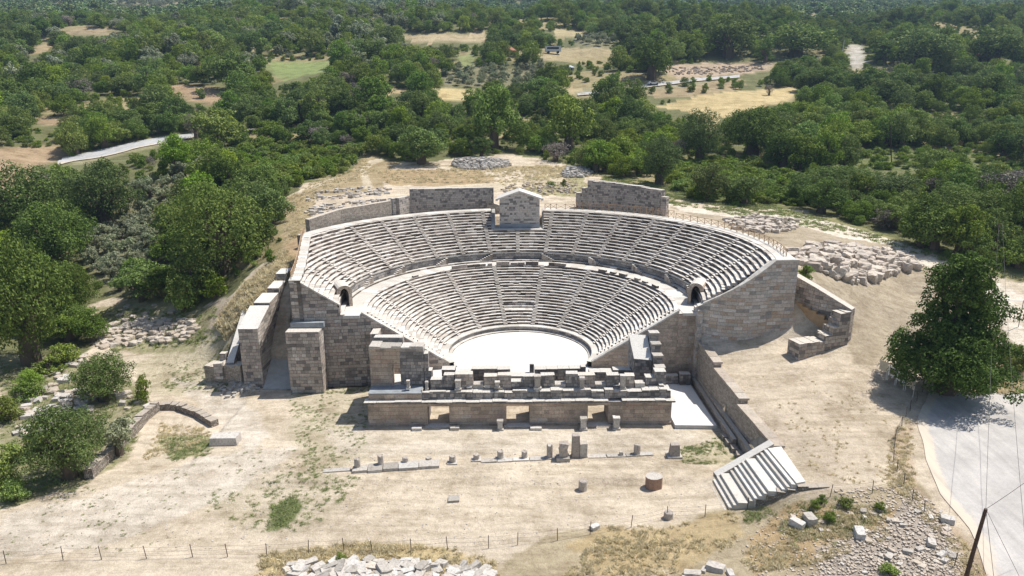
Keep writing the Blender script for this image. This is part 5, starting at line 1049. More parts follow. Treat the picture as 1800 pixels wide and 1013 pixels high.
# ================================================================== distant things
def house(px, py, wpx, hpx, label, roof='tile', wall='housewall', dpt=.9):
    p = ground(px, py); zc_ = (p-CP)@fwd; w_ = wpx*zc_/F; h_ = hpx*zc_/F; o = thing('house', label, 'house', tuple(p)); x, y, z = p; z -= .5; d_ = w_*dpt; hw_ = h_*.6+.5
    mb = MB(); mb.box(x-w_/2, x+w_/2, y, y+d_, z-1, z+hw_); mb.build('wall', wall, o)
    mb = MB(); e_ = w_*.08; B = [(x-w_/2-e_, y-e_, z+hw_+.02), (x+w_/2+e_, y-e_, z+hw_+.02), (x+w_/2+e_, y+d_+e_, z+hw_+.02), (x-w_/2-e_, y+d_+e_, z+hw_+.02)]; r0, r1 = (x-w_*.22, y+d_/2, z+h_+.7), (x+w_*.22, y+d_/2, z+h_+.7)
    mb.face([B[0], B[1], r1, r0]); mb.face([B[1], B[2], r1]); mb.face([B[2], B[3], r0, r1]); mb.face([B[3], B[0], r0]); mb.face(B[::-1]); mb.build('roof', roof, o)
    for s in (-.28, .28): mb = MB(); mb.box(x+w_*s-w_*.08, x+w_*s+w_*.08, y-.06, y+.02, z+hw_*.4, z+hw_*.8); mb.build('window', 'darkglass', o)
    mb = MB(); mb.box(x-w_*.06, x+w_*.06, y-.05, y+.02, z, z+hw_*.7); mb.build('door', 'pole', o)
house(893, 100, 26, 17, 'small red-roofed house among trees left of the white trailer')
house(714, 18, 20, 9, 'red-roofed house at the top, left of the pair'); house(783, 20, 28, 8, 'long low red-roofed house at the top, right of the pair')
house(1720, 112, 70, 20, 'long house with a pinkish tiled roof behind the tall trees at the upper right', 'tile')
house(1297, 36, 12, 10, 'tiny pale house in the pine wood at the upper right'); house(1093, 22, 12, 6, 'tiny white shed on the far wooded plain', 'sheet', 'white_paint'); house(569, 8, 16, 8, 'tiny red-roofed house at the top left of centre')
house(1000, 124, 18, 8, 'low shed with a pale metal roof by the field right of the olive grove', 'sheet', 'sheet'); house(247, 24, 14, 8, 'tiny pale building by the cypresses at the top left', 'sheet', 'white_paint')
def vehicle(p, L, rz, name, label, cat, van=False):
    x, y, z = p; o = thing(name, label, cat, tuple(p)); c_, s_ = math.cos(rz), math.sin(rz); W_ = L*.4
    def q_(a, b_, h): return (x+a*c_-b_*s_, y+a*s_+b_*c_, z+h)
    pf = [(-.5, .18), (-.5, .5), (-.42, .55), (-.30, .86), (.12, .88), (.28, .58), (.47, .5), (.5, .3), (.5, .18)] if not van else [(-.5, .25), (-.5, 1.05), (.5, 1.05), (.5, .25)]
    hh = L*.36 if not van else L*.42; mb = MB(); A = [q_(a*L, -W_/2, h*hh) for a, h in pf]; B = [q_(a*L, W_/2, h*hh) for a, h in pf]; n = len(pf); mb.face(A); mb.face(B[::-1])
    for i in range(n): j = (i+1) % n; mb.face([A[j], A[i], B[i], B[j]])
    mb.build('body', 'white_paint' if not van else 'sheet', o)
    mb = MB()
    for sg in (-1, 1): mb.face([q_(a*L, sg*(W_/2+.02), h*hh) for a, h in (((-.36, .58), (-.28, .82), (.10, .82), (.2, .58)) if not van else ((-.4, .6), (-.4, .9), (.35, .9), (.35, .6)))][::sg])
    mb.build('window', 'darkglass', o)
    for a in (-.3, .31):
        for sg in (-1, 1): mb = MB(); c0 = q_(a*L, sg*W_/2*.8, L*.075); c1 = q_(a*L, sg*(W_/2+.03), L*.075); mb.tube([c0, c1], L*.075, 10); mb.build('wheel', 'rubber', o)
vehicle(ground(1148, 151)+(0, 0, .5), 5.0, .15, 'car', 'small white car driving on the far road', 'car')
vehicle(ground(972, 95)+(0, 0, .2), 9, .05, 'trailer', 'pale grey trailer parked in the clearing near the red-roofed house', 'trailer', True)
vehicle(ground(1401, 153)+(0, 0, .2), 4.6, .8, 'car', 'white car half hidden by trees at the edge of the yellow field', 'car')
vehicle(ground(262, 24)+(0, 0, .2), 9, .3, 'van', 'dark windowed pale van by the building at the top left', 'van', True)
# ================================================================== vegetation
def crown_np(seed, nleaf, leaf, lobes, h, w, trunkh=.18, col=1.0, flat_=.0, shape='round'):
    """leaf quads on the skins of many lobes; unit size: width w, height h"""
    rs = np.random.default_rng(seed); c = []; 
    for i in range(lobes):
        if shape == 'round':
            t = rs.uniform(0, 2*np.pi); u = rs.uniform(0, 1)**.5; zf = rs.uniform(0, 1)
            rad = u*.36*w*(1-.55*abs(zf-.38)**1.3*1.6 if zf > .38 else .7+.3*zf/.38); z = h*(trunkh+.1+(1-trunkh-.28)*zf); r = w*rs.uniform(.13, .23)*(1-.25*zf)
        elif shape == 'cone':
            t = rs.uniform(0, 2*np.pi); zf = rs.uniform(0, 1)**1.15; rad = rs.uniform(.3, 1)*.40*w*(1-zf)**.45; z = h*(trunkh*.4+.1+(.82)*zf); r = w*rs.uniform(.12, .2)*(1-.45*zf)
        else:
            t = rs.uniform(0, 2*np.pi); zf = rs.uniform(0, 1); rad = rs.uniform(0, 1)*.22*w; z = h*(.08+.84*zf); r = w*rs.uniform(.2, .3)*(1-.6*zf**2)
        c.append((rad*np.cos(t), rad*np.sin(t), z, r))
    c = np.array(c); main = c; L2 = []
    for q in main:                      # boughs: small clumps over each big mass
        m_ = max(5, int(9*(q[3]/(.18*w))**1.2)); dd = rs.normal(size=(m_, 3)); dd[:, 2] = np.abs(dd[:, 2])*1.0-.35; dd /= np.linalg.norm(dd, axis=1, keepdims=True)
        L2.append(np.c_[q[:3]+dd*q[3]*rs.uniform(.55, .95, (m_, 1)), q[3]*rs.uniform(.28, .52, m_)])
    c = np.concatenate(L2); wts = c[:, 3]**2; k = rs.choice(len(c), nleaf, p=wts/wts.sum())
    d = rs.normal(size=(nleaf, 3)); d[:, 2] = d[:, 2]*.9+.25; d /= np.linalg.norm(d, axis=1, keepdims=True)
    bumpy = 1+.16*np.sin(d[:, 0]*9+k)+.16*np.sin(d[:, 1]*8+k*2)+.14*np.sin(d[:, 2]*10+k*3)
    rr = c[k, 3]*(rs.uniform(.72, 1.06, nleaf))*bumpy; P = c[k, :3]+d*rr[:, None]*np.array((1, 1, .85))
    # drop leaves deep inside other lobes
    keep = np.ones(nleaf, bool)
    for q in c: keep &= (((P-q[:3])**2).sum(1) > (q[3]*.6)**2)
    c = main
    keep &= P[:, 2] > h*(.03 if shape != 'cone' else .035)
    P = P[keep]; d = d[keep]; n = len(P)
    nrm = d*1.05+rs.normal(size=(n, 3))*.45+np.array((0, 0, .22)); nrm /= np.linalg.norm(nrm, axis=1, keepdims=True)
    a = np.cross(nrm, rs.normal(size=(n, 3))); a /= np.linalg.norm(a, axis=1, keepdims=True); b_ = np.cross(nrm, a); s = leaf*rs.uniform(.55, 1.25, (n, 1))
    V = np.stack([P-a*s, P+b_*s*.6-a*s*.05, P+a*s, P-b_*s*.6+a*s*.1], 1).reshape(-1, 3); Fq = np.arange(4*n).reshape(-1, 4)
    return V, Fq, c
def trunk_mb(c, h, w, th):
    mb = MB(); r = w*.032+.05; top = Vector((0, 0, h*max(.3, th+.12))); mb.tube([(0, 0, -.6), (.02*w, 0, h*.1), tuple(top)], [r*1.5, r*1.1, r*.8], 7)
    for q in c[:6]: e_ = Vector(q[:3]); m_ = top.lerp(e_, .5)+Vector((0, 0, -.02*h)); mb.tube([tuple(top*.85), tuple(m_), tuple(e_)], [r*.6, r*.4, r*.15], 5, cap=False)
    return mb
KINDS = {'dead': ('leaf_dead', 1, 3500, .02, 22, .95, .14, 'round'), 'pine': ('leaf_dark', 3, 9000, .021, 36, 1.25, .12, 'cone'),  # name: (material, nvar, leaves, leaf size(unit width=1), lobes, h/w, trunk, shape)
 'broad': ('leaf', 6, 10500, .0205, 34, .85, .16, 'round'), 'dark': ('leaf_dark', 5, 10500, .0205, 32, .95, .14, 'round'), 'lime': ('leaf_lime', 3, 8000, .022, 26, .9, .14, 'round'),
 'olive': ('leaf_olive', 3, 3200, .033, 14, .95, .18, 'round'), 'cypress': ('leaf_dark', 2, 1600, .07, 14, 4.2, .05, 'col'), 'shrub': ('leaf', 4, 3600, .03, 16, .7, .0, 'round'), 'near': ('leaf_near', 5, 30000, .0125, 60, .85, .14, 'round'), 'neardark': ('leaf_big', 1, 120000, .0105, 150, 1.12, .02, 'cone'), 'nearoak': ('leaf_oak', 1, 46000, .0105, 85, .72, .14, 'round')}
PROTO = {}
for kn, (mt, nv_, nl, ls, lb_, hw_, th_, shp) in KINDS.items():
    PROTO[kn] = []
    for i in range(nv_):
        V, Fq, c = crown_np(hash_ := 31*i+len(kn)*7+ord(kn[0])+ord(kn[-1]), nl, ls, lb_, hw_, 1.0, th_, shape=shp); cm = npmesh('crown', V, Fq, [mt])
        tb = trunk_mb(c, hw_, 1.0, th_); tm = bpy.data.meshes.new('trunk'); tm.from_pydata(tb.v, [], tb.f); tm.materials.append(M['bark']); PROTO[kn].append((cm, tm, hw_))
NAMES = {'dead': ('bare_tree', 'bare tree'), 'pine': ('pine_tree', 'pine'),'broad': ('tree', 'tree'), 'dark': ('tree', 'tree'), 'lime': ('tree', 'tree'), 'near': ('tree', 'tree'), 'neardark': ('tree', 'tree'), 'nearoak': ('tree', 'tree'), 'olive': ('olive_tree', 'olive tree'), 'cypress': ('cypress_tree', 'cypress'), 'shrub': ('shrub', 'shrub')}
def plant(kind, p, wd, ht, label, group=None, rz=None):
    cm, tm, hw_ = random.choice(PROTO[kind]); o = thing(NAMES[kind][0], label, NAMES[kind][1], tuple(p), random.uniform(0, 6.28) if rz is None else rz, group); s = (wd, wd, ht/hw_)
    for nm, m_ in (('crown', cm), ('trunk', tm)):
        c = bpy.data.objects.new(nm, m_); COL.objects.link(c); c.parent = o; c.scale = s
    return o
def ptree(kind, px, base, wpx, top, label, group=None):
    p = ground(px, base); zc_ = (p-CP)@fwd; wd = wpx*zc_/F*.97; t_ = at(px, top, Y=p[1]+wd*.1); return plant(kind, p, wd, max(1.0, t_[2]-p[2]), label, group)
near_trees = [
 ('dead', 345, 245, 40, 190, 'bare grey tree in front of the bright yellow-green tree by the road'), ('dead', 1222, 268, 26, 228, 'bare grey bush under the dark round trees below the pale field'), ('dead', 1352, 168, 22, 145, 'bare bush by the white car at the edge of the pale field'),
 ('neardark', 1662, 690, 216, 437, 'big dense dark green tree beside the road, its shadow over the four boards'),
 ('nearoak', 388, 478, 215, 318, 'huge spreading round tree between the grey-green grove and the seating'),
 ('near', 60, 640, 185, 405, 'very tall dark tree at the left edge above the lower left bushes'),
 ('near', 105, 470, 150, 350, 'round tree in front of the pale-topped trees on the left'), ('near', 45, 420, 170, 285, 'bright green spreading tree on the far left below the curving road'), ('near', 185, 400, 130, 275, 'dark round tree left of the grey-green grove, nearest to the road'),
 ('near', 140, 560, 80, 455, 'slender dark tree right of the tall left edge tree'),
 ('near', 20, 570, 110, 430, 'dense tree filling the left edge beside the tallest tree'),
 ('shrub', 325, 545, 68, 470, 'dense conical dark green bush above the boulders'), ('shrub', 268, 500, 64, 440, 'light green bushy thicket at the lower end of the grove'), ('shrub', 242, 490, 56, 450, 'grey-green bush at the foot of the grove'), ('shrub', 380, 520, 60, 478, 'shaded bush under the huge spreading tree'), ('shrub', 478, 462, 26, 436, 'small bush on the bank right of the huge spreading tree'), ('shrub', 452, 452, 34, 425, 'dark bush at the right foot of the huge spreading tree'),
 ('near', 183, 705, 112, 617, 'rounded green tree among pale boulders at the left'), ('shrub', 253, 706, 34, 655, 'small light sapling right of the rounded tree on the left'),
 ('near', 125, 838, 155, 700, 'broad bright green bush tree spilling over the lower left wall'), ('olive', 212, 800, 80, 722, 'silvery bush growing over the drystone wall on the left'),
 ('shrub', 50, 700, 60, 668, 'bright shrub between boulders at the left'), ('shrub', 85, 655, 70, 625, 'grey-green shrub under the tall left edge tree'), ('shrub', 115, 640, 60, 598, 'dark rounded shrub right of the tall left edge tree'), ('shrub', 15, 740, 60, 690, 'green shrub at the left edge above the dead bush'), ('shrub', 20, 815, 80, 770, 'shrub at the left edge with bare twigs'), ('lime', 55, 690, 50, 645, 'lime green young tree near the left edge'), ('shrub', 28, 880, 60, 838, 'straggly bush by the left edge of the dusty forecourt'), ('shrub', 5, 860, 60, 800, 'dark bush cut by the left edge beside the forecourt'), ('shrub', 75, 790, 50, 750, 'low green bush behind the broad lower left bush tree'),
 ('shrub', 1412, 490, 40, 462, 'bright green bush growing behind the wing wall top'), ('shrub', 1457, 918, 28, 897, 'green shrub on the slope right of the two boulders'), ('shrub', 1487, 890, 34, 873, 'dark green shrub below the end of the broad steps'), ('shrub', 1445, 885, 22, 870, 'small dark shrub left of the dark green one below the steps'), ('shrub', 1545, 898, 26, 880, 'olive coloured shrub on the upper rubble slope'), ('shrub', 1433, 893, 22, 886, 'flat little shrub under the dark shrub below the steps'), ('shrub', 1562, 1006, 40, 988, 'bright green shrub at the bottom edge on the rubble slope'), ('shrub', 1788, 655, 50, 600, 'dark purplish shrub by the road right of the big tree'), ('lime', 1770, 655, 60, 600, 'lime green sapling against the right side of the big tree'),
 ('shrub', 600, 985, 26, 972, 'dark weed bush growing out of the squared block heap'), ('shrub', 990, 328, 14, 313, 'dark grey shrub behind the gap between gabled block and broad wall'), ('shrub', 968, 328, 20, 318, 'low shrub on the rubble behind the gabled block'),
 ('dark', 847, 278, 44, 238, 'small round tree with a visible trunk above the pale stone heap'), ('dark', 965, 272, 24, 235, 'narrow young tree standing before the wood behind the theatre'), ('near', 1160, 325, 90, 235, 'dense dark tree at the corner of the wood above the broad rear wall'), ('dark', 740, 288, 96, 215, 'bushy tree at the front of the wood right of the curving track'), ('broad', 870, 262, 100, 140, 'large spreading tree with a broad crown, tallest behind the gabled block'), ('broad', 1000, 262, 100, 160, 'large tree with an open yellowish crown right of the tallest one'), ('near', 1230, 285, 90, 190, 'dark round tree below the pale yellow field, left one'), ('near', 1320, 275, 130, 180, 'wide dark tree mass below the pale yellow field'), ('near', 1480, 330, 150, 290, 'broad dark tree mass at the front of the right wood'), ('near', 1560, 355, 120, 300, 'low dark tree mass at the front of the right wood, in the middle'), ('near', 1700, 400, 150, 325, 'dark spreading tree at the front of the right wood near the bank'), ('near', 1790, 430, 120, 320, 'dark tree at the right edge behind the bank pole'), ('lime', 385, 262, 105, 182, 'bright yellow-green tree beside the curving asphalt road'), ('dark', 410, 160, 95, 85, 'tall dark tree group left of the green field'), ('dark', 1145, 140, 90, 50, 'tall dark tree at the bend of the far road'), ('dark', 1610, 120, 130, 45, 'pair-topped dark pine by the pale track'), ('dark', 1745, 120, 120, 40, 'tall spreading pine over the pinkish roof'), ('dark', 1400, 100, 140, 30, 'dense pine clump left of the pale track'), ('dark', 1280, 100, 120, 20, 'dense pine wood edge above the pinkish field'),
 ('cypress', 877, 26, 9, -4, 'dark cypress against the far plain, left of centre top'), ('cypress', 962, 34, 11, -4, 'dark cypress pair at the top centre, right one'), ('cypress', 951, 36, 7, 2, 'thin cypress beside the thicker one at the top centre'), ('cypress', 1073, 36, 7, 12, 'lone small cypress at the top right of centre'), ('cypress', 232, 40, 9, 8, 'dark cypress by the pale building at the top left'), ('cypress', 205, 32, 7, 6, 'thin cypress left of the pale building'), ('cypress', 248, 38, 6, 18, 'short cypress right of the pale building'),
]
NT = 0
for q in near_trees: ptree(*q); NT += 1
# --- scattered woods
def ok_base(x, y, z, wd, ht, polys):
    a, b_, c_ = proj(np.array([x, y, z])); 
    return a, b_, c_
ALLP = []   # (size px, kind, x,y,z,wd,ht, region)
def scatter(y0, y1, sp, wlo, whi, kinds, gap=.68):
    ys_ = np.arange(CY+y0, CY+y1, sp)
    for yy in ys_:
        dm = yy-CY; xw = dm*.80+25; xs_ = np.arange(-xw, xw, sp)
        X_ = xs_+rng.uniform(-.5, .5, len(xs_))*sp*.9; Y_ = yy+rng.uniform(-.5, .5, len(xs_))*sp*.9; Z_ = H(X_, Y_)
        a, b_, c_ = proj(np.stack([X_, Y_, Z_], 1)); wd = rng.uniform(wlo, whi, len(xs_))*(.75+.55*vnoise(X_, Y_, 40)); ht = wd*rng.uniform(.7, 1.05, len(xs_))
        hp = ht*F/c_; bad = (a < -90) | (a > 1890) | (b_ > 760) | (b_ < -60) | (c_ < 20)
        bad |= (vnoise(X_+40, Y_, 38)*.6+vnoise(X_, Y_+90, 14)*.4 > gap) & (b_ < 240); bad |= inpoly(a, b_+2, SITE) | inpoly(a, b_-1, SITE)
        for p_ in (OLIVE, OLIVE2, OLIVE3, OLIVE4): bad |= inpoly(a, b_, p_) | inpoly(a, b_-hp*.5, p_)
        for p_ in (SCRUB, SCRUB2, SCRUB3): bad |= inpoly(a, b_, p_)
        for k_, (p_, _) in CLEAR.items():
            for f in (0, .35, .7, .95): bad |= inpoly(a, b_-hp*f, p_)
            bad |= inpoly(a-wd*.4*F/c_, b_-hp*.4, p_) | inpoly(a+wd*.4*F/c_, b_-hp*.4, p_)
        for (kd, tx, tb, tw, tt, *_r) in near_trees:
            if kinds[0] == 'shrub' and tb > 200: continue
            bad |= (np.abs(a-tx) < tw*.36) & (b_ > tb-tw*.12) & (b_ < tb+tw*.16)
        for i in np.where(~bad)[0]:
            v_ = vnoise(X_[i], Y_[i], 55); r_ = random.random(); kd = kinds[0] if v_+r_*.5 < .7 else kinds[1]
            if r_ > .93: kd = 'lime'
            if .9 < r_ < .915: kd = 'dead'
            if a[i] > 1050 and b_[i] < 125 and r_ < .55 and kinds[0] != 'shrub': kd = 'pine'
            if a[i] < 700 and b_[i] < 160 and r_ < .14: kd = 'olive'
            if 600 < a[i] < 800 and b_[i] < 110 and r_ < .35: kd = 'olive'
            ALLP.append((wd[i]*F/c_[i], kd, X_[i], Y_[i], Z_[i]-.3, wd[i], ht[i], a[i], b_[i]))
scatter(112, 260, 6.0, 5.5, 12, ('dark', 'broad')); scatter(260, 620, 7.8, 6, 14.5, ('dark', 'broad')); scatter(112, 300, 4.6, 1.6, 4.0, ('shrub', 'shrub'), 2); scatter(300, 560, 7.5, 2, 5, ('shrub', 'shrub'), 2)
def inside_scatter(poly, sp, wlo, whi, kind, hs=1.0):
    xs_ = [p[0] for p in poly]; ys_ = [p[1] for p in poly]
    c4 = np.array([ground(x, y) for x, y in poly]); x0, x1, y0, y1 = c4[:, 0].min(), c4[:, 0].max(), c4[:, 1].min(), c4[:, 1].max()
    for yy in np.arange(y0, y1, sp):
        for xx in np.arange(x0, x1, sp):
            x, y = xx+random.uniform(-.3, .3)*sp, yy+random.uniform(-.3, .3)*sp; z = float(H(x, y)); a, b_, c_ = proj(np.array([x, y, z]))
            if not inpoly([a], [b_], poly)[0]: continue
            wd = random.uniform(wlo, whi); ALLP.append((wd*F/c_, kind, x, y, z-.2, wd, wd*random.uniform(.75, 1.05)*hs, a, b_))
inside_scatter(OLIVE, 3.9, 4.0, 5.4, 'olive'); inside_scatter(OLIVE2, 6.0, 4.6, 6, 'olive'); inside_scatter(OLIVE3, 6.5, 4.6, 6, 'olive'); inside_scatter(OLIVE4, 9, 6, 8, 'olive')
inside_scatter(SCRUB, 3.2, 3.4, 6.0, 'shrub', .62); inside_scatter(SCRUB2, 4.2, 2.5, 5.0, 'shrub', .6); inside_scatter(SCRUB3, 3.4, 3.5, 6.0, 'shrub', .75)
inside_scatter(CLEAR['f2b'][0], 9, 3, 6, 'shrub'); inside_scatter(CLEAR['f8'][0], 16, 4, 6, 'shrub'); inside_scatter(CLEAR['f20'][0], 7, 1.5, 2.5, 'shrub')
ALLP.sort(key=lambda q: -q[0])
def where(a, b_):
    h = 'left' if a < 450 else 'left-centre' if a < 750 else 'middle' if a < 1050 else 'right-centre' if a < 1400 else 'right'
    d = 'high on the hillside' if b_ < 90 else 'beyond the fields' if b_ < 170 else 'behind the theatre' if b_ < 270 else 'near the edge of the ruins'
    return f'{d} on the {h}'
cnt = {'pine_tree': 0, 'bare_tree': 0, 'tree': 0, 'olive_tree': 0, 'shrub': 0}; REST = []
LIMIT = {'pine_tree': 120, 'bare_tree': 40, 'tree': 300-NT, 'olive_tree': 150, 'shrub': 150}
desc = {'pine': 'dark conical pine', 'dead': 'leafless grey tree','broad': 'leafy mid green tree', 'dark': 'dense dark green tree', 'lime': 'bright yellow-green tree', 'olive': 'grey-green olive tree', 'shrub': 'low spreading green shrub'}
for q in ALLP:
    nm = NAMES[q[1]][0]
    if cnt[nm] < LIMIT[nm]:
        cnt[nm] += 1; sz = 'large' if q[0] > 75 else 'middling' if q[0] > 45 else 'small'
        plant(q[1], (q[2], q[3], q[4]), q[5], q[6], f'{sz} {desc[q[1]]} growing {where(q[7], q[8])}', f'{NAMES[q[1]][1]}s {where(q[7], q[8])}')
    else: REST.append(q)
# --- the rest of the wood and the far wooded plain as instanced stuff
def gn_scatter(name, label, pts, meshes, cat):
    hid = bpy.data.collections.new(name+'_sources')
    for i, m_ in enumerate(meshes): o = bpy.data.objects.new('source', m_); hid.objects.link(o)
    me = bpy.data.meshes.new(name); A = np.array([(q[0], q[1], q[2]) for q in pts], np.float32); me.vertices.add(len(A)); me.vertices.foreach_set('co', A.ravel())
    sc = me.attributes.new('sc', 'FLOAT_VECTOR', 'POINT'); sc.data.foreach_set('vector', np.array([(q[3], q[3], q[4]) for q in pts], np.float32).ravel())
    rt = me.attributes.new('rt', 'FLOAT_VECTOR', 'POINT'); rt.data.foreach_set('vector', np.array([(0, 0, random.uniform(0, 6.28)) for q in pts], np.float32).ravel())
    ix = me.attributes.new('ix', 'INT', 'POINT'); ix.data.foreach_set('value', [q[5] for q in pts])
    o = bpy.data.objects.new(name, me); COL.objects.link(o); tag(o, label, cat, kind='stuff')
    g = bpy.data.node_groups.new(name, 'GeometryNodeTree'); g.interface.new_socket('Geometry', in_out='INPUT', socket_type='NodeSocketGeometry'); g.interface.new_socket('Geometry', in_out='OUTPUT', socket_type='NodeSocketGeometry')
    gi, go_ = g.nodes.new('NodeGroupInput'), g.nodes.new('NodeGroupOutput'); ip = g.nodes.new('GeometryNodeInstanceOnPoints'); ci = g.nodes.new('GeometryNodeCollectionInfo'); ci.inputs['Collection'].default_value = hid; ci.inputs['Separate Children'].default_value = True; ci.inputs['Reset Children'].default_value = True
    def attr(n, t): a = g.nodes.new('GeometryNodeInputNamedAttribute'); a.data_type = t; a.inputs['Name'].default_value = n; return a.outputs['Attribute']
    ip.inputs['Pick Instance'].default_value = True; L = g.links.new; L(gi.outputs[0], ip.inputs['Points']); L(ci.outputs[0], ip.inputs['Instance']); L(attr('ix', 'INT'), ip.inputs['Instance Index']); L(attr('sc', 'FLOAT_VECTOR'), ip.inputs['Scale'])
    er = g.nodes.new('FunctionNodeEulerToRotation'); L(attr('rt', 'FLOAT_VECTOR'), er.inputs[0]); L(er.outputs[0], ip.inputs['Rotation']); L(ip.outputs[0], go_.inputs[0])
    md = o.modifiers.new('instances', 'NODES'); md.node_group = g; return o
kidx = {}; ms = []
for kd in ('broad', 'dark', 'lime', 'olive', 'shrub', 'pine', 'dead'): kidx[kd] = (len(ms), len(PROTO[kd])); ms += [q[0] for q in PROTO[kd]]
gn_scatter('woodland', 'dense mixed green woodland covering the hillside beyond the fields', [(q[2], q[3], q[4], q[5], q[6]/PROTO[q[1]][0][2], kidx[q[1]][0]+random.randrange(kidx[q[1]][1])) for q in REST], ms, 'woodland')
far_ms = [npmesh('crown', *crown_np(900+i, 420, .085, 9, .85, 1.0, .1)[:2], ['leaf_far']) for i in range(4)]
fp = []
for (a, b_, sp, wl) in ((620, 1050, 12, 14), (1050, 2700, 24, 27)):
    for yy in np.arange(CY+a, CY+b_, sp):
        xw = (yy-CY)*.8+30; xs_ = np.arange(-xw, xw, sp); X_ = xs_+rng.uniform(-.5, .5, len(xs_))*sp; Y_ = yy+rng.uniform(-.5, .5, len(xs_))*sp; Z_ = H(X_, Y_); u, v_, c_ = proj(np.stack([X_, Y_, Z_], 1))
        bad = (v_ < -40) | inpoly(u, v_, CLEAR['f17'][0])
        for i in np.where(~bad)[0]: w_ = wl*random.uniform(.7, 1.3); fp.append((X_[i], Y_[i], Z_[i]-1, w_, w_*.75, random.randrange(4)))
gn_scatter('far_woodland', 'bluish distant woodland covering the far slopes along the top edge', fp, far_ms, 'woodland')
# --- grass tufts
def tuft_mesh(seed, mat, n, h):
    rs = np.random.default_rng(seed); V = []; 
    for i in range(n):
        t = rs.uniform(0, 6.28); r = rs.uniform(0, .45); x, y = r*math.cos(t), r*math.sin(t); l = rs.uniform(.3, .8)*h; dx, dy = rs.uniform(-.4, .4, 2); w_ = .05; a = rs.uniform(0, 6.28); wx_, wy_ = w_*math.cos(a), w_*math.sin(a)
        V += [(x-wx_, y-wy_, -.03), (x+wx_, y+wy_, -.03), (x+dx+wx_*.3, y+dy+wy_*.3, l), (x+dx-wx_*.3, y+dy-wy_*.3, l)]
    return npmesh('tuft', np.array(V), np.arange(4*n).reshape(-1, 4), [mat])
tm_d = [tuft_mesh(i, 'grass_dry', 26, .5) for i in range(3)]; tm_g = [tuft_mesh(10+i, 'grass_green', 26, .35) for i in range(3)]
def tufts(poly, n, s, kind, thresh=.0):
    xs_ = [p[0] for p in poly]; ys_ = [p[1] for p in poly]; L = []; k = 0
    g = [ground(x, min(y, 1090)) for x, y in poly]; gx = [q[0] for q in g]; gy = [q[1] for q in g]
    while len(L) < n and k < n*12:
        k += 1; x, y = random.uniform(min(gx), max(gx)), random.uniform(min(gy), max(gy))
        if vnoise(x, y, 2.3)*.45+vnoise(x, y, 8)*.3+random.random()*.35 < thresh+.06: continue
        z = float(H(x, y)); a, b_, c_ = proj(np.array([x, y, z]))
        if inpoly([a], [b_], poly)[0]: sc = s*random.uniform(.5, 1.4); L.append((x, y, z, sc, sc, random.randrange(3)+(0 if kind == 'd' else 3)))
    return L
TF = []
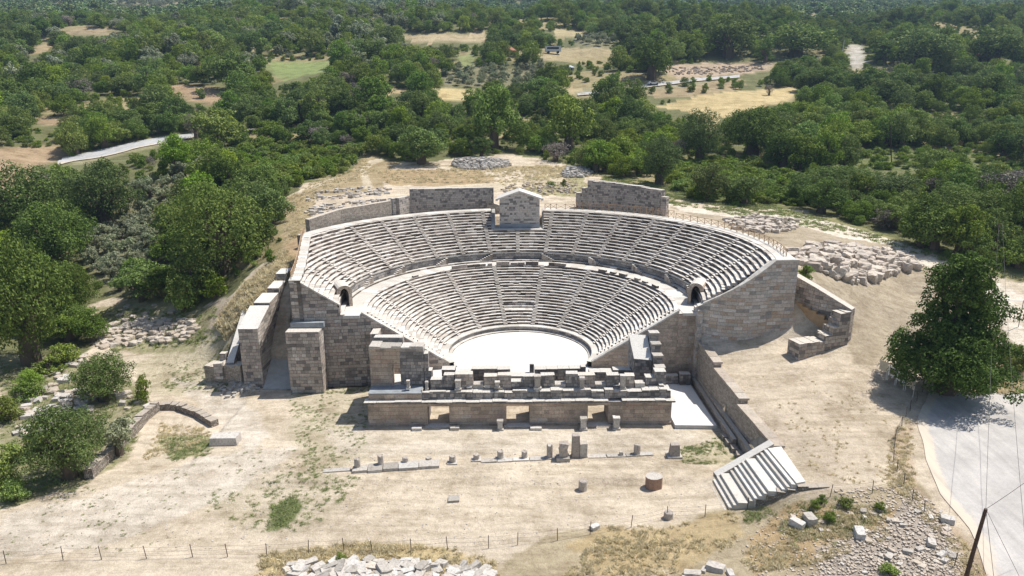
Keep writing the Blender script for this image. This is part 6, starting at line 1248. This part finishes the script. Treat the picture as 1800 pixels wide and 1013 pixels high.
for poly, n, s, kind, th in (
    ([(440, 1040), (460, 975), (540, 965), (640, 955), (800, 965), (870, 990), (880, 1040)], 1400, .9, 'd', .3), ([(990, 1013), (1070, 925), (1180, 925), (1290, 900), (1310, 935), (1220, 1040), (1000, 1040)], 850, .8, 'd', .5), ([(1290, 1013), (1330, 920), (1400, 890), (1560, 890), (1560, 950), (1440, 990)], 850, .8, 'd', .5),
    ([(470, 470), (500, 440), (530, 470), (500, 500), (440, 540), (400, 600), (380, 570), (430, 500)], 1600, 1.5, 'd', .35), ([(500, 350), (640, 268), (660, 300), (560, 345), (540, 400), (500, 440)], 900, 1.2, 'd', .4), ([(660, 300), (1000, 292), (1060, 310), (880, 322), (680, 322)], 1300, 1.3, 'd', .4),
    ([(1060, 308), (1180, 325), (1400, 372), (1640, 440), (1800, 485), (1800, 500), (1500, 415), (1300, 380), (1190, 362), (1050, 340)], 1800, 1.4, 'g', .35), ([(1690, 640), (1830, 620), (1830, 692), (1700, 694)], 500, 1.3, 'd', .2), ([(0, 640), (260, 690), (230, 800), (0, 900)], 900, 1.1, 'g', .35), ([(160, 545), (380, 540), (400, 600), (200, 620)], 900, 1.0, 'g', .4),
    ([(280, 770), (375, 765), (370, 800), (300, 812)], 260, .8, 'g', .3), ([(280, 745), (370, 755), (370, 780), (250, 810)], 300, .8, 'd', .3), ([(250, 640), (420, 600), (400, 690), (300, 690)], 420, .6, 'g', .5), ([(500, 690), (650, 690), (640, 790), (540, 850)], 420, .55, 'g', .52), ([(340, 870), (520, 830), (640, 840), (560, 930), (440, 940)], 380, .6, 'g', .55), ([(470, 932), (480, 890), (520, 868), (528, 895), (500, 925)], 260, .8, 'g', .3), ([(1190, 790), (1270, 765), (1310, 820), (1200, 815)], 300, .6, 'g', .4), ([(520, 682), (650, 678), (650, 690), (520, 694)], 160, .6, 'g', .2), ([(880, 320), (1020, 300), (1040, 345), (900, 345)], 500, 1.1, 'd', .3),
    ([(1250, 640), (1600, 700), (1580, 850), (1470, 850), (1340, 760)], 240, .5, 'd', .55), ([(0, 860), (420, 780), (600, 800), (300, 960), (0, 990)], 260, .45, 'g', .6), ([(1560, 780), (1600, 720), (1610, 860), (1700, 960), (1745, 1040), (1690, 1040), (1640, 930), (1560, 850)], 420, .8, 'd', .3), ([(1310, 900), (1460, 870), (1560, 900), (1480, 960), (1300, 960)], 400, .7, 'g', .5)):
    TF += tufts(poly, int(n*.75), s*.8, kind, th)
gn_scatter('grass', 'tufts of dry and green grass and weeds over the open ground', TF, tm_d+tm_g, 'grass')
# ------------------------------------------------------------------ haze
hm = bpy.data.materials.new('summer_haze'); hm.use_nodes = True; t = hm.node_tree; t.nodes.remove(t.nodes['Principled BSDF']); pv = t.nodes.new('ShaderNodeVolumePrincipled'); pv.inputs['Density'].default_value = .00015; pv.inputs['Color'].default_value = (.5, .7, 1, 1); pv.inputs['Anisotropy'].default_value = .2
t.links.new(pv.outputs[0], t.nodes['Material Output'].inputs['Volume'])
HAZE = True
if HAZE:
    zl, zh = float(ZZ.min())-1, float(max(ZZ.max(), CZ))+45
    mb = MB(); mb.box(-3600, 3600, -400, 4700, zl, zh); ho = mb.build('haze', hm); tag(ho, kind='stuff')
print('stones', len(STONES), 'plants', len(ALLP), cnt, 'far', len(fp), 'tufts', len(TF), 'z', ZZ.min(), ZZ.max())
